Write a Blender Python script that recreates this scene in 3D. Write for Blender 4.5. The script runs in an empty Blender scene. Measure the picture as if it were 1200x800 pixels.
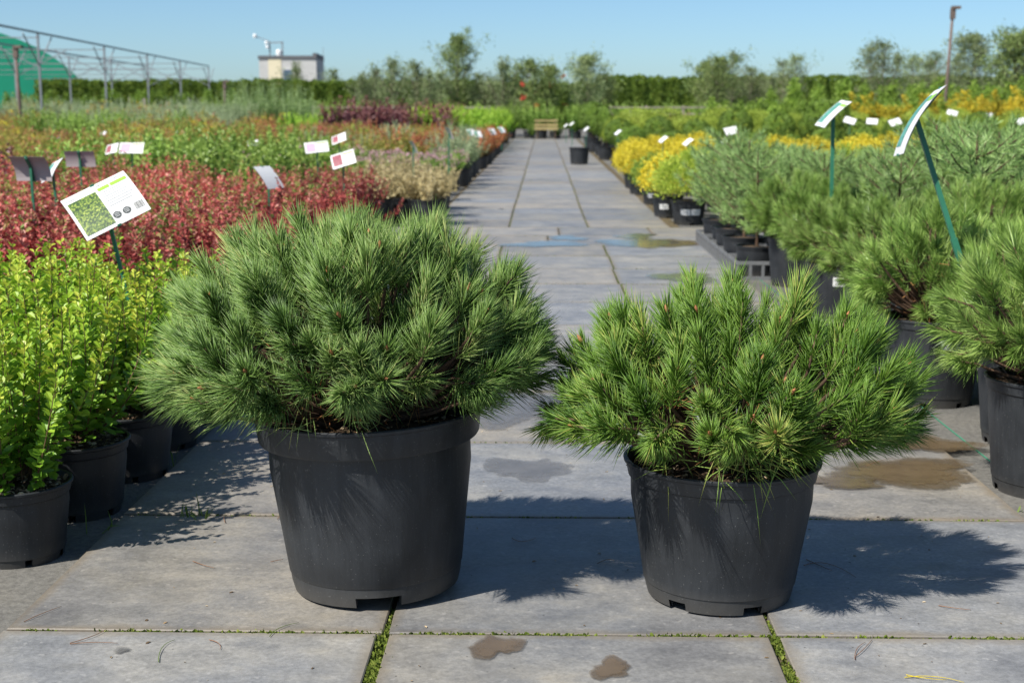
import bpy, math, random
import numpy as np
from mathutils import Vector, Matrix

random.seed(7)
RNG = np.random.default_rng(7)
SC = bpy.context.scene
COL = SC.collection
R = math.radians

# ------------------------------------------------------------------ camera
FPX = 1587.0                     # focal length in pixels of the 1200 px wide photograph
CAM_H = 1.31
PITCH = math.atan(272.0 / FPX)
YAW = math.atan(37.0 * math.cos(PITCH) / FPX)
cam_data = bpy.data.cameras.new('camera')
cam = bpy.data.objects.new('camera', cam_data)
COL.objects.link(cam)
cam.location = (0, 0, CAM_H)
cam.rotation_euler = (math.pi / 2 - PITCH, 0, YAW)
cam_data.sensor_width = 36.0
cam_data.lens = FPX / 1200.0 * 36.0
cam_data.clip_start = 0.05
cam_data.clip_end = 3000
cam_data.dof.use_dof = True
cam_data.dof.focus_distance = 3.55
cam_data.dof.aperture_fstop = 5.0
SC.camera = cam

# ------------------------------------------------------------------ sky and sun
SUN_VEC = Vector((-0.64, -0.58, 1.0)).normalized()      # towards the sun
SUN_EL = math.asin(SUN_VEC.z)
SUN_ROT = math.atan2(SUN_VEC.x, SUN_VEC.y)
world = bpy.data.worlds.new('World')
SC.world = world
world.use_nodes = True
wn = world.node_tree
wn.nodes.clear()
w_out = wn.nodes.new('ShaderNodeOutputWorld')
w_bg = wn.nodes.new('ShaderNodeBackground')
w_sky = wn.nodes.new('ShaderNodeTexSky')
w_sky.sky_type = 'NISHITA'
w_sky.sun_disc = False
w_sky.sun_elevation = SUN_EL
w_sky.sun_rotation = SUN_ROT
w_sky.altitude = 0
w_sky.air_density = 0.72
w_sky.dust_density = 0.68
w_sky.ozone_density = 6.0
w_bg.inputs['Strength'].default_value = 0.091
w_tint = wn.nodes.new('ShaderNodeMix')        # slight even cast of the camera's white balance
w_tint.data_type = 'RGBA'; w_tint.blend_type = 'MULTIPLY'
w_tint.inputs[0].default_value = 1.0
w_tint.inputs[7].default_value = (0.97, 1.05, 1.0, 1.0)
wn.links.new(w_sky.outputs[0], w_tint.inputs[6])
wn.links.new(w_tint.outputs[2], w_bg.inputs['Color'])
wn.links.new(w_bg.outputs[0], w_out.inputs['Surface'])
sun_data = bpy.data.lights.new('sun', 'SUN')
sun_data.energy = 4.8
sun_data.angle = R(0.55)
sun_data.color = (1.0, 0.955, 0.88)
sun = bpy.data.objects.new('sun', sun_data)
COL.objects.link(sun)
sun.rotation_euler = SUN_VEC.to_track_quat('Z', 'Y').to_euler()
sun.location = (-20, -20, 30)
SC.view_settings.view_transform = 'Standard'
SC.view_settings.look = 'None'
SC.view_settings.exposure = 0.58
SC.view_settings.gamma = 1.0
SC.view_settings.use_curve_mapping = False
SC.render.engine = 'CYCLES'
SC.cycles.max_bounces = 6
SC.cycles.diffuse_bounces = 3
SC.cycles.glossy_bounces = 2
SC.cycles.transmission_bounces = 3
SC.cycles.transparent_max_bounces = 4
SC.cycles.use_denoising = True

ROT = Matrix.Rotation(YAW, 3, 'Z') @ Matrix.Rotation(math.pi / 2 - PITCH, 3, 'X')


def at(px, py, y):
    """World point at depth y (metres along the path) on the sight line of a photo pixel."""
    d = ROT @ Vector(((px - 600) / FPX, -(py - 400) / FPX, -1.0))
    t = y / d.y
    return Vector((d.x * t, y, CAM_H + d.z * t))


def gnd(px, py, z=0.0):
    d = ROT @ Vector(((px - 600) / FPX, -(py - 400) / FPX, -1.0))
    t = (z - CAM_H) / d.z
    return Vector((d.x * t, d.y * t, z))


def in_view(x, y, m=1.6):
    return -637.0 / FPX * y - m < x < 563.0 / FPX * y + m


# ------------------------------------------------------------------ materials
def new_mat(name):
    m = bpy.data.materials.new(name)
    m.use_nodes = True
    nt = m.node_tree
    nt.nodes.clear()
    out = nt.nodes.new('ShaderNodeOutputMaterial')
    b = nt.nodes.new('ShaderNodeBsdfPrincipled')
    nt.links.new(b.outputs[0], out.inputs['Surface'])
    return m, nt, b, out


def node(nt, typ, **kw):
    n = nt.nodes.new(typ)
    for k, v in kw.items():
        if hasattr(n, k):
            setattr(n, k, v)
        else:
            n.inputs[k].default_value = v
    return n


def ramp(nt, fac, stops):
    r = nt.nodes.new('ShaderNodeValToRGB')
    e = r.color_ramp.elements
    while len(e) > 1:
        e.remove(e[-1])
    for i, (p, c) in enumerate(stops):
        el = e[0] if i == 0 else e.new(p)
        el.position = p
        el.color = (c[0], c[1], c[2], 1.0)
    nt.links.new(fac, r.inputs[0])
    return r


def noise(nt, scale, detail=4.0, rough=0.55, vec=None):
    n = node(nt, 'ShaderNodeTexNoise')
    n.inputs['Scale'].default_value = scale
    n.inputs['Detail'].default_value = detail
    n.inputs['Roughness'].default_value = rough
    if vec is not None:
        nt.links.new(vec, n.inputs['Vector'])
    return n


def mixc(nt, a, b, fac, mode='MIX'):
    m = nt.nodes.new('ShaderNodeMix')
    m.data_type = 'RGBA'
    m.blend_type = mode
    for s, v in ((m.inputs[0], fac), (m.inputs[6], a), (m.inputs[7], b)):
        if hasattr(v, 'is_linked'):
            nt.links.new(v, s)
        elif isinstance(v, (int, float)):
            s.default_value = v
        else:
            s.default_value = (v[0], v[1], v[2], 1.0)
    return m.outputs[2]


def leaf_mat(name, stops, rough=0.45, trans=0.3, spec=0.35, vary=0.25):
    m, nt, b, out = new_mat(name)
    a = node(nt, 'ShaderNodeAttribute', attribute_name='tint')
    r = ramp(nt, a.outputs['Fac'], stops)
    oi = nt.nodes.new('ShaderNodeObjectInfo')
    mr = nt.nodes.new('ShaderNodeMapRange')
    mr.inputs['To Min'].default_value = 1.0 - vary
    mr.inputs['To Max'].default_value = 1.0 + vary
    nt.links.new(oi.outputs['Random'], mr.inputs['Value'])
    hs = nt.nodes.new('ShaderNodeHueSaturation')
    nt.links.new(mr.outputs[0], hs.inputs['Value'])
    nt.links.new(r.outputs[0], hs.inputs['Color'])
    nt.links.new(hs.outputs[0], b.inputs['Base Color'])
    b.inputs['Roughness'].default_value = rough
    b.inputs['Specular IOR Level'].default_value = spec
    t = nt.nodes.new('ShaderNodeBsdfTranslucent')
    nt.links.new(hs.outputs[0], t.inputs['Color'])
    mx = nt.nodes.new('ShaderNodeMixShader')
    mx.inputs[0].default_value = trans
    nt.links.new(b.outputs[0], mx.inputs[1])
    nt.links.new(t.outputs[0], mx.inputs[2])
    nt.links.new(mx.outputs[0], out.inputs['Surface'])
    return m


def plain_mat(name, col, rough=0.6, spec=0.3, metal=0.0, var=0.15, scale=6.0):
    m, nt, b, out = new_mat(name)
    tc = nt.nodes.new('ShaderNodeTexCoord')
    n = noise(nt, scale, 5, 0.6, tc.outputs['Object'])
    lo = [c * (1 - var) for c in col]
    hi = [min(1, c * (1 + var)) for c in col]
    r = ramp(nt, n.outputs[0], [(0.3, lo), (0.7, hi)])
    nt.links.new(r.outputs[0], b.inputs['Base Color'])
    b.inputs['Roughness'].default_value = rough
    b.inputs['Specular IOR Level'].default_value = spec
    b.inputs['Metallic'].default_value = metal
    return m


def pot_mat(name, base=0.022, dust=0.4):
    m, nt, b, out = new_mat(name)
    tc = nt.nodes.new('ShaderNodeTexCoord')
    mp = nt.nodes.new('ShaderNodeMapping')
    mp.inputs['Scale'].default_value = (22, 22, 1.6)
    nt.links.new(tc.outputs['Object'], mp.inputs['Vector'])
    streak = noise(nt, 1.6, 6, 0.65, mp.outputs[0])
    cloud = noise(nt, 7.0, 6, 0.62, tc.outputs['Object'])
    speck = noise(nt, 190.0, 2, 0.5, tc.outputs['Object'])
    d1 = ramp(nt, streak.outputs[0], [(0.42, (0, 0, 0)), (0.78, (1, 1, 1))])
    d2 = ramp(nt, cloud.outputs[0], [(0.38, (0, 0, 0)), (0.8, (1, 1, 1))])
    d3 = ramp(nt, speck.outputs[0], [(0.68, (0, 0, 0)), (0.74, (1, 1, 1))])
    s = mixc(nt, d1.outputs[0], d2.outputs[0], 0.5)
    # splashed dirt on the lowest centimetres
    sep = nt.nodes.new('ShaderNodeSeparateXYZ')
    nt.links.new(tc.outputs['Object'], sep.inputs[0])
    mr = nt.nodes.new('ShaderNodeMapRange')
    mr.inputs['From Min'].default_value = 0.07
    mr.inputs['From Max'].default_value = 0.0
    nt.links.new(sep.outputs[2], mr.inputs['Value'])
    mul = nt.nodes.new('ShaderNodeMath'); mul.operation = 'MULTIPLY'
    nt.links.new(mr.outputs[0], mul.inputs[0]); nt.links.new(cloud.outputs[0], mul.inputs[1])
    c1 = mixc(nt, (base * 0.85, base * 0.98, base * 1.15), (0.088, 0.095, 0.105), 0.0)
    c1n = c1.node
    ms = nt.nodes.new('ShaderNodeMath'); ms.operation = 'MULTIPLY'; ms.inputs[1].default_value = dust
    nt.links.new(s, ms.inputs[0]); nt.links.new(ms.outputs[0], c1n.inputs[0])
    c2 = mixc(nt, c1, (0.085, 0.078, 0.068), mul.outputs[0])
    c3n = mixc(nt, c2, (0.20, 0.20, 0.19), 0.0)
    m3 = nt.nodes.new('ShaderNodeMath'); m3.operation = 'MULTIPLY'; m3.inputs[1].default_value = 0.45
    nt.links.new(d3.outputs[0], m3.inputs[0]); nt.links.new(m3.outputs[0], c3n.node.inputs[0])
    nt.links.new(c3n, b.inputs['Base Color'])
    rr = ramp(nt, cloud.outputs[0], [(0.3, (0.40,) * 3), (0.7, (0.62,) * 3)])
    nt.links.new(rr.outputs[0], b.inputs['Roughness'])
    b.inputs['Specular IOR Level'].default_value = 0.45
    bp = nt.nodes.new('ShaderNodeBump'); bp.inputs['Strength'].default_value = 0.12; bp.inputs['Distance'].default_value = 0.01
    nt.links.new(streak.outputs[0], bp.inputs['Height'])
    nt.links.new(bp.outputs[0], b.inputs['Normal'])
    return m


def slab_mat():
    m, nt, b, out = new_mat('concrete_slab')
    g = nt.nodes.new('ShaderNodeNewGeometry')
    oi = nt.nodes.new('ShaderNodeObjectInfo')
    off = nt.nodes.new('ShaderNodeVectorMath'); off.operation = 'MULTIPLY_ADD'
    off.inputs[1].default_value = (1, 1, 1)
    nt.links.new(g.outputs['Position'], off.inputs[0])
    cmb = nt.nodes.new('ShaderNodeCombineXYZ')
    mm = nt.nodes.new('ShaderNodeMath'); mm.operation = 'MULTIPLY'; mm.inputs[1].default_value = 37.0
    nt.links.new(oi.outputs['Random'], mm.inputs[0])
    nt.links.new(mm.outputs[0], cmb.inputs[0]); nt.links.new(mm.outputs[0], cmb.inputs[2])
    nt.links.new(cmb.outputs[0], off.inputs[2])
    P = off.outputs[0]
    big = noise(nt, 1.7, 6, 0.62, P)
    mp = nt.nodes.new('ShaderNodeMapping'); mp.inputs['Scale'].default_value = (1.0, 1.5, 1.0)
    nt.links.new(P, mp.inputs[0])
    mid = noise(nt, 5.0, 8, 0.68, mp.outputs[0])
    fine = noise(nt, 70.0, 5, 0.7, P)
    speck = noise(nt, 42.0, 2, 0.4, P)
    c = ramp(nt, big.outputs[0], [(0.28, (0.165, 0.166, 0.172)), (0.48, (0.222, 0.219, 0.213)), (0.62, (0.262, 0.248, 0.222)), (0.75, (0.32, 0.30, 0.265))])
    c2 = ramp(nt, mid.outputs[0], [(0.3, (0.62, 0.63, 0.66)), (0.55, (1, 1, 1)), (0.75, (1.25, 1.2, 1.1))])
    cc = mixc(nt, c.outputs[0], c2.outputs[0], 0.9, 'MULTIPLY')
    f = ramp(nt, fine.outputs[0], [(0.3, (0.74,) * 3), (0.7, (1.22,) * 3)])
    cc = mixc(nt, cc, f.outputs[0], 0.9, 'MULTIPLY')
    sp = ramp(nt, speck.outputs[0], [(0.66, (0, 0, 0)), (0.73, (1, 1, 1))])
    spm = nt.nodes.new('ShaderNodeMath'); spm.operation = 'MULTIPLY'; spm.inputs[1].default_value = 0.3
    nt.links.new(sp.outputs[0], spm.inputs[0])
    cc = mixc(nt, cc, (0.42, 0.40, 0.37), spm.outputs[0])
    # faint dark rounded marks where water has dried
    st = noise(nt, 3.1, 3, 0.45, mp.outputs[0])
    sr = ramp(nt, st.outputs[0], [(0.60, (0, 0, 0)), (0.64, (1, 1, 1)), (0.66, (0.45,) * 3), (0.8, (0.5,) * 3)])
    sm = nt.nodes.new('ShaderNodeMath'); sm.operation = 'MULTIPLY'; sm.inputs[1].default_value = 0.35
    nt.links.new(sr.outputs[0], sm.inputs[0])
    cc = mixc(nt, cc, (0.15, 0.145, 0.135), sm.outputs[0])
    # dirt gathered along the slab edges
    tc = nt.nodes.new('ShaderNodeTexCoord')
    sx = nt.nodes.new('ShaderNodeSeparateXYZ'); nt.links.new(tc.outputs['Generated'], sx.inputs[0])
    ed = []
    for k in (0, 1):
        a1 = nt.nodes.new('ShaderNodeMath'); a1.operation = 'SUBTRACT'; a1.inputs[1].default_value = 0.5; nt.links.new(sx.outputs[k], a1.inputs[0])
        a2 = nt.nodes.new('ShaderNodeMath'); a2.operation = 'ABSOLUTE'; nt.links.new(a1.outputs[0], a2.inputs[0]); ed.append(a2)
    mxm = nt.nodes.new('ShaderNodeMath'); mxm.operation = 'MAXIMUM'
    nt.links.new(ed[0].outputs[0], mxm.inputs[0]); nt.links.new(ed[1].outputs[0], mxm.inputs[1])
    wob = nt.nodes.new('ShaderNodeMath'); wob.operation = 'MULTIPLY_ADD'; wob.inputs[1].default_value = 0.075
    nt.links.new(mid.outputs[0], wob.inputs[0]); nt.links.new(mxm.outputs[0], wob.inputs[2])
    er = ramp(nt, wob.outputs[0], [(0.50, (0, 0, 0)), (0.535, (0.55,) * 3), (0.56, (0.9,) * 3)])
    cc = mixc(nt, cc, (0.17, 0.135, 0.088), er.outputs[0])
    # pits
    pit = nt.nodes.new('ShaderNodeTexVoronoi'); pit.inputs['Scale'].default_value = 17.0; nt.links.new(P, pit.inputs['Vector'])
    pr = ramp(nt, pit.outputs['Distance'], [(0.035, (0.8,) * 3), (0.06, (0, 0, 0))])
    cc = mixc(nt, cc, (0.07, 0.065, 0.06), pr.outputs[0])
    mr = nt.nodes.new('ShaderNodeMapRange'); mr.inputs['To Min'].default_value = 0.86; mr.inputs['To Max'].default_value = 1.14
    nt.links.new(oi.outputs['Random'], mr.inputs['Value'])
    hs = nt.nodes.new('ShaderNodeHueSaturation')
    nt.links.new(mr.outputs[0], hs.inputs['Value']); nt.links.new(cc, hs.inputs['Color'])
    ws = nt.nodes.new('ShaderNodeTexWhiteNoise'); ws.noise_dimensions = '1D'; nt.links.new(mm.outputs[0], ws.inputs['W'])
    hue = ramp(nt, ws.outputs['Value'], [(0.0, (0.95, 0.99, 1.06)), (0.5, (1, 1, 1)), (1.0, (1.05, 0.995, 0.92))])
    fin = mixc(nt, hs.outputs[0], hue.outputs[0], 1.0, 'MULTIPLY')
    nt.links.new(fin, b.inputs['Base Color'])
    rr = ramp(nt, mid.outputs[0], [(0.3, (0.42,) * 3), (0.7, (0.66,) * 3)])
    nt.links.new(rr.outputs[0], b.inputs['Roughness'])
    b.inputs['Specular IOR Level'].default_value = 0.45
    bp = nt.nodes.new('ShaderNodeBump'); bp.inputs['Strength'].default_value = 0.25; bp.inputs['Distance'].default_value = 0.004
    nt.links.new(fine.outputs[0], bp.inputs['Height']); nt.links.new(bp.outputs[0], b.inputs['Normal'])
    return m


def ground_mat():
    m, nt, b, out = new_mat('ground_fabric')
    g = nt.nodes.new('ShaderNodeNewGeometry')
    big = noise(nt, 0.8, 6, 0.6, g.outputs['Position'])
    fine = noise(nt, 45.0, 5, 0.7, g.outputs['Position'])
    c = ramp(nt, big.outputs[0], [(0.3, (0.085, 0.085, 0.082)), (0.55, (0.15, 0.142, 0.125)), (0.75, (0.20, 0.175, 0.135))])
    f = ramp(nt, fine.outputs[0], [(0.3, (0.6,) * 3), (0.7, (1.25,) * 3)])
    cc = mixc(nt, c.outputs[0], f.outputs[0], 0.9, 'MULTIPLY')
    nt.links.new(cc, b.inputs['Base Color'])
    b.inputs['Roughness'].default_value = 0.9
    bp = nt.nodes.new('ShaderNodeBump'); bp.inputs['Strength'].default_value = 0.5; bp.inputs['Distance'].default_value = 0.01
    nt.links.new(fine.outputs[0], bp.inputs['Height']); nt.links.new(bp.outputs[0], b.inputs['Normal'])
    return m


def wet_mat(name, col, rough, spec=0.5, strength=0.9):
    """Thin stain or film of water that fades out at its rim (tint is 1 inside and 0 at the rim)."""
    m, nt, b, out = new_mat(name)
    g = nt.nodes.new('ShaderNodeNewGeometry')
    n = noise(nt, 9.0, 5, 0.6, g.outputs['Position'])
    r = ramp(nt, n.outputs[0], [(0.3, [c * 0.8 for c in col]), (0.7, [c * 1.2 for c in col])])
    nt.links.new(r.outputs[0], b.inputs['Base Color'])
    b.inputs['Roughness'].default_value = rough
    b.inputs['Specular IOR Level'].default_value = spec
    a = node(nt, 'ShaderNodeAttribute', attribute_name='tint')
    n2 = noise(nt, 26.0, 6, 0.65, g.outputs['Position'])
    ad = nt.nodes.new('ShaderNodeMath'); ad.operation = 'MULTIPLY_ADD'; ad.inputs[1].default_value = 1.0
    nt.links.new(n2.outputs[0], ad.inputs[0]); nt.links.new(a.outputs['Fac'], ad.inputs[2])
    rr = ramp(nt, ad.outputs[0], [(0.42, (0, 0, 0)), (0.60, (strength * 0.45,) * 3), (0.70, (strength * 0.70,) * 3), (0.80, (strength * 0.62,) * 3), (1.05, (strength,) * 3)])
    nt.links.new(rr.outputs[0], b.inputs['Alpha'])
    return m


M = {}
M['slab'] = slab_mat()
M['ground'] = ground_mat()
M['pot'] = pot_mat('black_pot_plastic', 0.015, 0.22)
M['pot_dusty'] = pot_mat('dusty_pot_plastic', 0.017, 0.34)
M['soil'] = plain_mat('potting_soil', (0.075, 0.052, 0.034), 0.95, 0.1, 0, 0.6, 60)
M['chips'] = leaf_mat('bark_chips', [(0, (0.07, 0.045, 0.025)), (0.6, (0.32, 0.23, 0.13)), (1, (0.55, 0.45, 0.30))], 0.9, 0.0, 0.1, 0.05)
M['bark'] = plain_mat('pine_bark', (0.085, 0.052, 0.034), 0.85, 0.2, 0, 0.4, 90)
M['twig'] = plain_mat('shrub_twig', (0.12, 0.075, 0.04), 0.8, 0.2, 0, 0.3, 60)
M['trunk'] = plain_mat('tree_trunk', (0.22, 0.18, 0.14), 0.85, 0.2, 0, 0.3, 9)
M['bud'] = plain_mat('pine_bud', (0.42, 0.17, 0.08), 0.6, 0.3, 0, 0.3, 140)
M['needle_a'] = leaf_mat('mountain_pine_needle', [(0, (0.065, 0.135, 0.026)), (0.5, (0.175, 0.295, 0.064)), (0.9, (0.31, 0.425, 0.13)), (1, (0.44, 0.46, 0.16))], 0.40, 0.2, 0.36, 0.0)
M['needle_b'] = leaf_mat('dwarf_pine_needle', [(0, (0.055, 0.13, 0.016)), (0.5, (0.14, 0.26, 0.032)), (0.9, (0.24, 0.365, 0.07)), (1, (0.44, 0.44, 0.11))], 0.42, 0.18, 0.35, 0.0)
M['needle_far'] = leaf_mat('pine_needle', [(0, (0.10, 0.19, 0.03)), (0.5, (0.23, 0.36, 0.075)), (1, (0.38, 0.50, 0.14))], 0.42, 0.2, 0.4, 0.15)
M['needle_blue'] = leaf_mat('blue_pine_needle', [(0, (0.14, 0.25, 0.06)), (0.5, (0.29, 0.44, 0.14)), (1, (0.44, 0.57, 0.24))], 0.45, 0.24, 0.35, 0.12)
M['dead_needle'] = leaf_mat('dead_needle', [(0, (0.20, 0.075, 0.03)), (1, (0.42, 0.22, 0.08))], 0.6, 0.15, 0.2, 0.05)
M['gold_leaf'] = leaf_mat('gold_barberry_leaf', [(0, (0.10, 0.23, 0.025)), (0.45, (0.22, 0.41, 0.033)), (0.8, (0.38, 0.54, 0.045)), (1, (0.56, 0.60, 0.075))], 0.42, 0.35, 0.4, 0.08)
M['red_leaf'] = leaf_mat('red_barberry_leaf', [(0, (0.14, 0.035, 0.034)), (0.4, (0.34, 0.07, 0.064)), (0.72, (0.55, 0.13, 0.11)), (0.86, (0.62, 0.26, 0.20)), (0.95, (0.30, 0.33, 0.08)), (1, (0.22, 0.30, 0.06))], 0.45, 0.32, 0.35, 0.28)
M['purple_leaf'] = leaf_mat('purple_leaf', [(0, (0.058, 0.026, 0.036)), (0.6, (0.182, 0.065, 0.078)), (1, (0.312, 0.130, 0.104))], 0.4, 0.25, 0.4, 0.2)
M['green_leaf'] = leaf_mat('green_leaf', [(0, (0.091, 0.182, 0.033)), (0.5, (0.208, 0.338, 0.058)), (1, (0.351, 0.481, 0.104))], 0.45, 0.32, 0.4, 0.2)
M['bright_leaf'] = leaf_mat('bright_green_leaf', [(0, (0.115, 0.241, 0.023)), (0.5, (0.253, 0.460, 0.040)), (1, (0.425, 0.598, 0.069))], 0.45, 0.35, 0.35, 0.15)
M['olive_leaf'] = leaf_mat('olive_spirea_leaf', [(0, (0.149, 0.196, 0.040)), (0.45, (0.276, 0.322, 0.069)), (0.75, (0.437, 0.402, 0.081)), (0.92, (0.460, 0.230, 0.103)), (1, (0.483, 0.115, 0.103))], 0.5, 0.32, 0.3, 0.22)
M['orange_leaf'] = leaf_mat('orange_red_leaf', [(0, (0.140, 0.130, 0.040)), (0.4, (0.300, 0.200, 0.060)), (0.75, (0.460, 0.130, 0.070)), (1, (0.550, 0.250, 0.100))], 0.5, 0.32, 0.3, 0.25)
M['tan_leaf'] = leaf_mat('cream_variegated_leaf', [(0, (0.242, 0.209, 0.099)), (0.5, (0.517, 0.429, 0.220)), (0.9, (0.682, 0.594, 0.363)), (1, (0.572, 0.220, 0.187))], 0.55, 0.3, 0.25, 0.12)
M['grey_leaf'] = leaf_mat('grey_green_leaf', [(0, (0.163, 0.225, 0.112)), (0.5, (0.288, 0.362, 0.188)), (1, (0.425, 0.500, 0.288))], 0.5, 0.3, 0.3, 0.18)
M['yellow_scale'] = leaf_mat('golden_cypress_spray', [(0, (0.36, 0.34, 0.025)), (0.4, (0.64, 0.54, 0.04)), (1, (0.84, 0.72, 0.08))], 0.5, 0.3, 0.25, 0.12)
M['lime_scale'] = leaf_mat('lime_cypress_spray', [(0, (0.20, 0.30, 0.04)), (0.45, (0.42, 0.54, 0.07)), (1, (0.64, 0.68, 0.14))], 0.5, 0.3, 0.25, 0.1)
M['gold_cone'] = leaf_mat('ochre_thuja_spray', [(0, (0.240, 0.228, 0.024)), (0.5, (0.480, 0.408, 0.036)), (1, (0.696, 0.504, 0.048))], 0.5, 0.3, 0.25, 0.18)
M['thuja'] = leaf_mat('green_thuja_spray', [(0, (0.08, 0.15, 0.02)), (0.5, (0.21, 0.33, 0.045)), (1, (0.35, 0.47, 0.085))], 0.5, 0.28, 0.25, 0.16)
M['ball_scale'] = leaf_mat('clipped_thuja_spray', [(0, (0.055, 0.105, 0.015)), (0.5, (0.13, 0.22, 0.028)), (1, (0.22, 0.32, 0.05))], 0.5, 0.06, 0.25, 0.12)
M['strip_scale'] = leaf_mat('light_conifer_spray', [(0, (0.17, 0.24, 0.03)), (0.5, (0.34, 0.44, 0.06)), (1, (0.48, 0.56, 0.10))], 0.5, 0.2, 0.25, 0.1)
M['willow_leaf'] = leaf_mat('willow_leaf', [(0, (0.14, 0.23, 0.07)), (0.5, (0.25, 0.37, 0.13)), (1, (0.40, 0.50, 0.24))], 0.5, 0.32, 0.3, 0.12)
M['hedge'] = leaf_mat('hedge_spray', [(0, (0.060, 0.112, 0.018)), (0.5, (0.143, 0.225, 0.033)), (1, (0.270, 0.345, 0.060))], 0.5, 0.28, 0.25, 0.0)
M['tree_leaf'] = leaf_mat('young_tree_leaf', [(0, (0.095, 0.149, 0.047)), (0.5, (0.189, 0.257, 0.081)), (1, (0.338, 0.392, 0.135))], 0.5, 0.32, 0.3, 0.2)
M['tree_leaf2'] = leaf_mat('grey_tree_leaf', [(0, (0.135, 0.189, 0.081)), (0.5, (0.243, 0.311, 0.135)), (1, (0.378, 0.432, 0.216))], 0.5, 0.32, 0.3, 0.2)
M['pink'] = leaf_mat('pink_blossom', [(0, (0.45, 0.18, 0.24)), (1, (0.72, 0.50, 0.52))], 0.6, 0.3, 0.2, 0.1)
M['rose'] = leaf_mat('red_rose', [(0, (0.55, 0.04, 0.03)), (1, (0.75, 0.16, 0.10))], 0.6, 0.3, 0.2, 0.1)
M['yellow_flower'] = leaf_mat('yellow_blossom', [(0, (0.60, 0.46, 0.02)), (1, (0.80, 0.66, 0.05))], 0.6, 0.3, 0.2, 0.1)
M['moss'] = leaf_mat('joint_moss', [(0, (0.06, 0.085, 0.016)), (0.6, (0.14, 0.19, 0.03)), (1, (0.24, 0.27, 0.06))], 0.9, 0.2, 0.1, 0.1)
M['joint'] = plain_mat('joint_sand', (0.115, 0.092, 0.055), 0.95, 0.1, 0, 0.5, 40)
M['grass'] = leaf_mat('grass_blade', [(0, (0.10, 0.17, 0.03)), (1, (0.24, 0.34, 0.07))], 0.5, 0.3, 0.3, 0.1)
M['white'] = plain_mat('white_card', (0.70, 0.70, 0.69), 0.45, 0.35, 0, 0.03, 4)
M['card_back_shade'] = plain_mat('card_reverse_shaded', (0.40, 0.35, 0.35), 0.5, 0.3, 0, 0.05, 4)  # shade of the unlit card back, put into its colour as mauve grey
M['stake'] = plain_mat('green_stake_plastic', (0.035, 0.17, 0.10), 0.4, 0.4, 0, 0.1, 20)
M['print_green'] = plain_mat('print_lime', (0.28, 0.56, 0.06), 0.45, 0.3, 0, 0.03, 4)
M['print_dark'] = plain_mat('print_dark', (0.035, 0.045, 0.045), 0.45, 0.3, 0, 0.05, 4)
M['print_grey'] = plain_mat('print_grey', (0.36, 0.37, 0.37), 0.5, 0.3, 0, 0.05, 4)
M['print_pink'] = plain_mat('print_pink', (0.66, 0.38, 0.50), 0.5, 0.3, 0, 0.25, 60)
M['print_maroon'] = plain_mat('print_maroon', (0.28, 0.08, 0.10), 0.5, 0.3, 0, 0.4, 60)
M['print_teal'] = plain_mat('print_teal', (0.10, 0.30, 0.24), 0.5, 0.3, 0, 0.5, 40)
M['steel'] = plain_mat('galvanised_steel', (0.24, 0.25, 0.26), 0.5, 0.5, 0.35, 0.12, 3)
M['rust'] = plain_mat('rusty_steel', (0.16, 0.12, 0.10), 0.7, 0.3, 0.2, 0.25, 8)
M['tarp'] = plain_mat('green_tarpaulin', (0.025, 0.36, 0.20), 0.6, 0.25, 0, 0.08, 0.4)
M['render'] = plain_mat('grey_render', (0.48, 0.47, 0.45), 0.9, 0.2, 0, 0.06, 2)
M['cream'] = plain_mat('cream_panel', (0.68, 0.60, 0.42), 0.8, 0.2, 0, 0.05, 1)
M['coping'] = plain_mat('dark_coping', (0.12, 0.12, 0.125), 0.7, 0.3, 0, 0.1, 3)
M['glass'] = plain_mat('window_glass', (0.06, 0.10, 0.18), 0.08, 0.6, 0, 0.1, 1)
M['wood'] = plain_mat('bench_wood', (0.36, 0.29, 0.13), 0.75, 0.2, 0, 0.2, 6)
M['grey_wood'] = plain_mat('weathered_wood', (0.30, 0.26, 0.21), 0.85, 0.2, 0, 0.2, 6)
M['dark_wood'] = plain_mat('dark_wood', (0.07, 0.05, 0.035), 0.8, 0.2, 0, 0.2, 6)
M['crate'] = plain_mat('grey_crate_plastic', (0.15, 0.155, 0.16), 0.55, 0.35, 0, 0.15, 12)
M['water'] = wet_mat('puddle_water', (0.13, 0.13, 0.125), 0.10, 0.8, 0.85)
M['damp'] = wet_mat('damp_stain', (0.125, 0.088, 0.048), 0.25, 0.5, 0.95)
M['dampgrey'] = wet_mat('damp_grey', (0.150, 0.145, 0.142), 0.34, 0.5, 0.7)
M['thread'] = plain_mat('green_thread', (0.06, 0.24, 0.15), 0.8, 0.2, 0, 0.1, 20)


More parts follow.
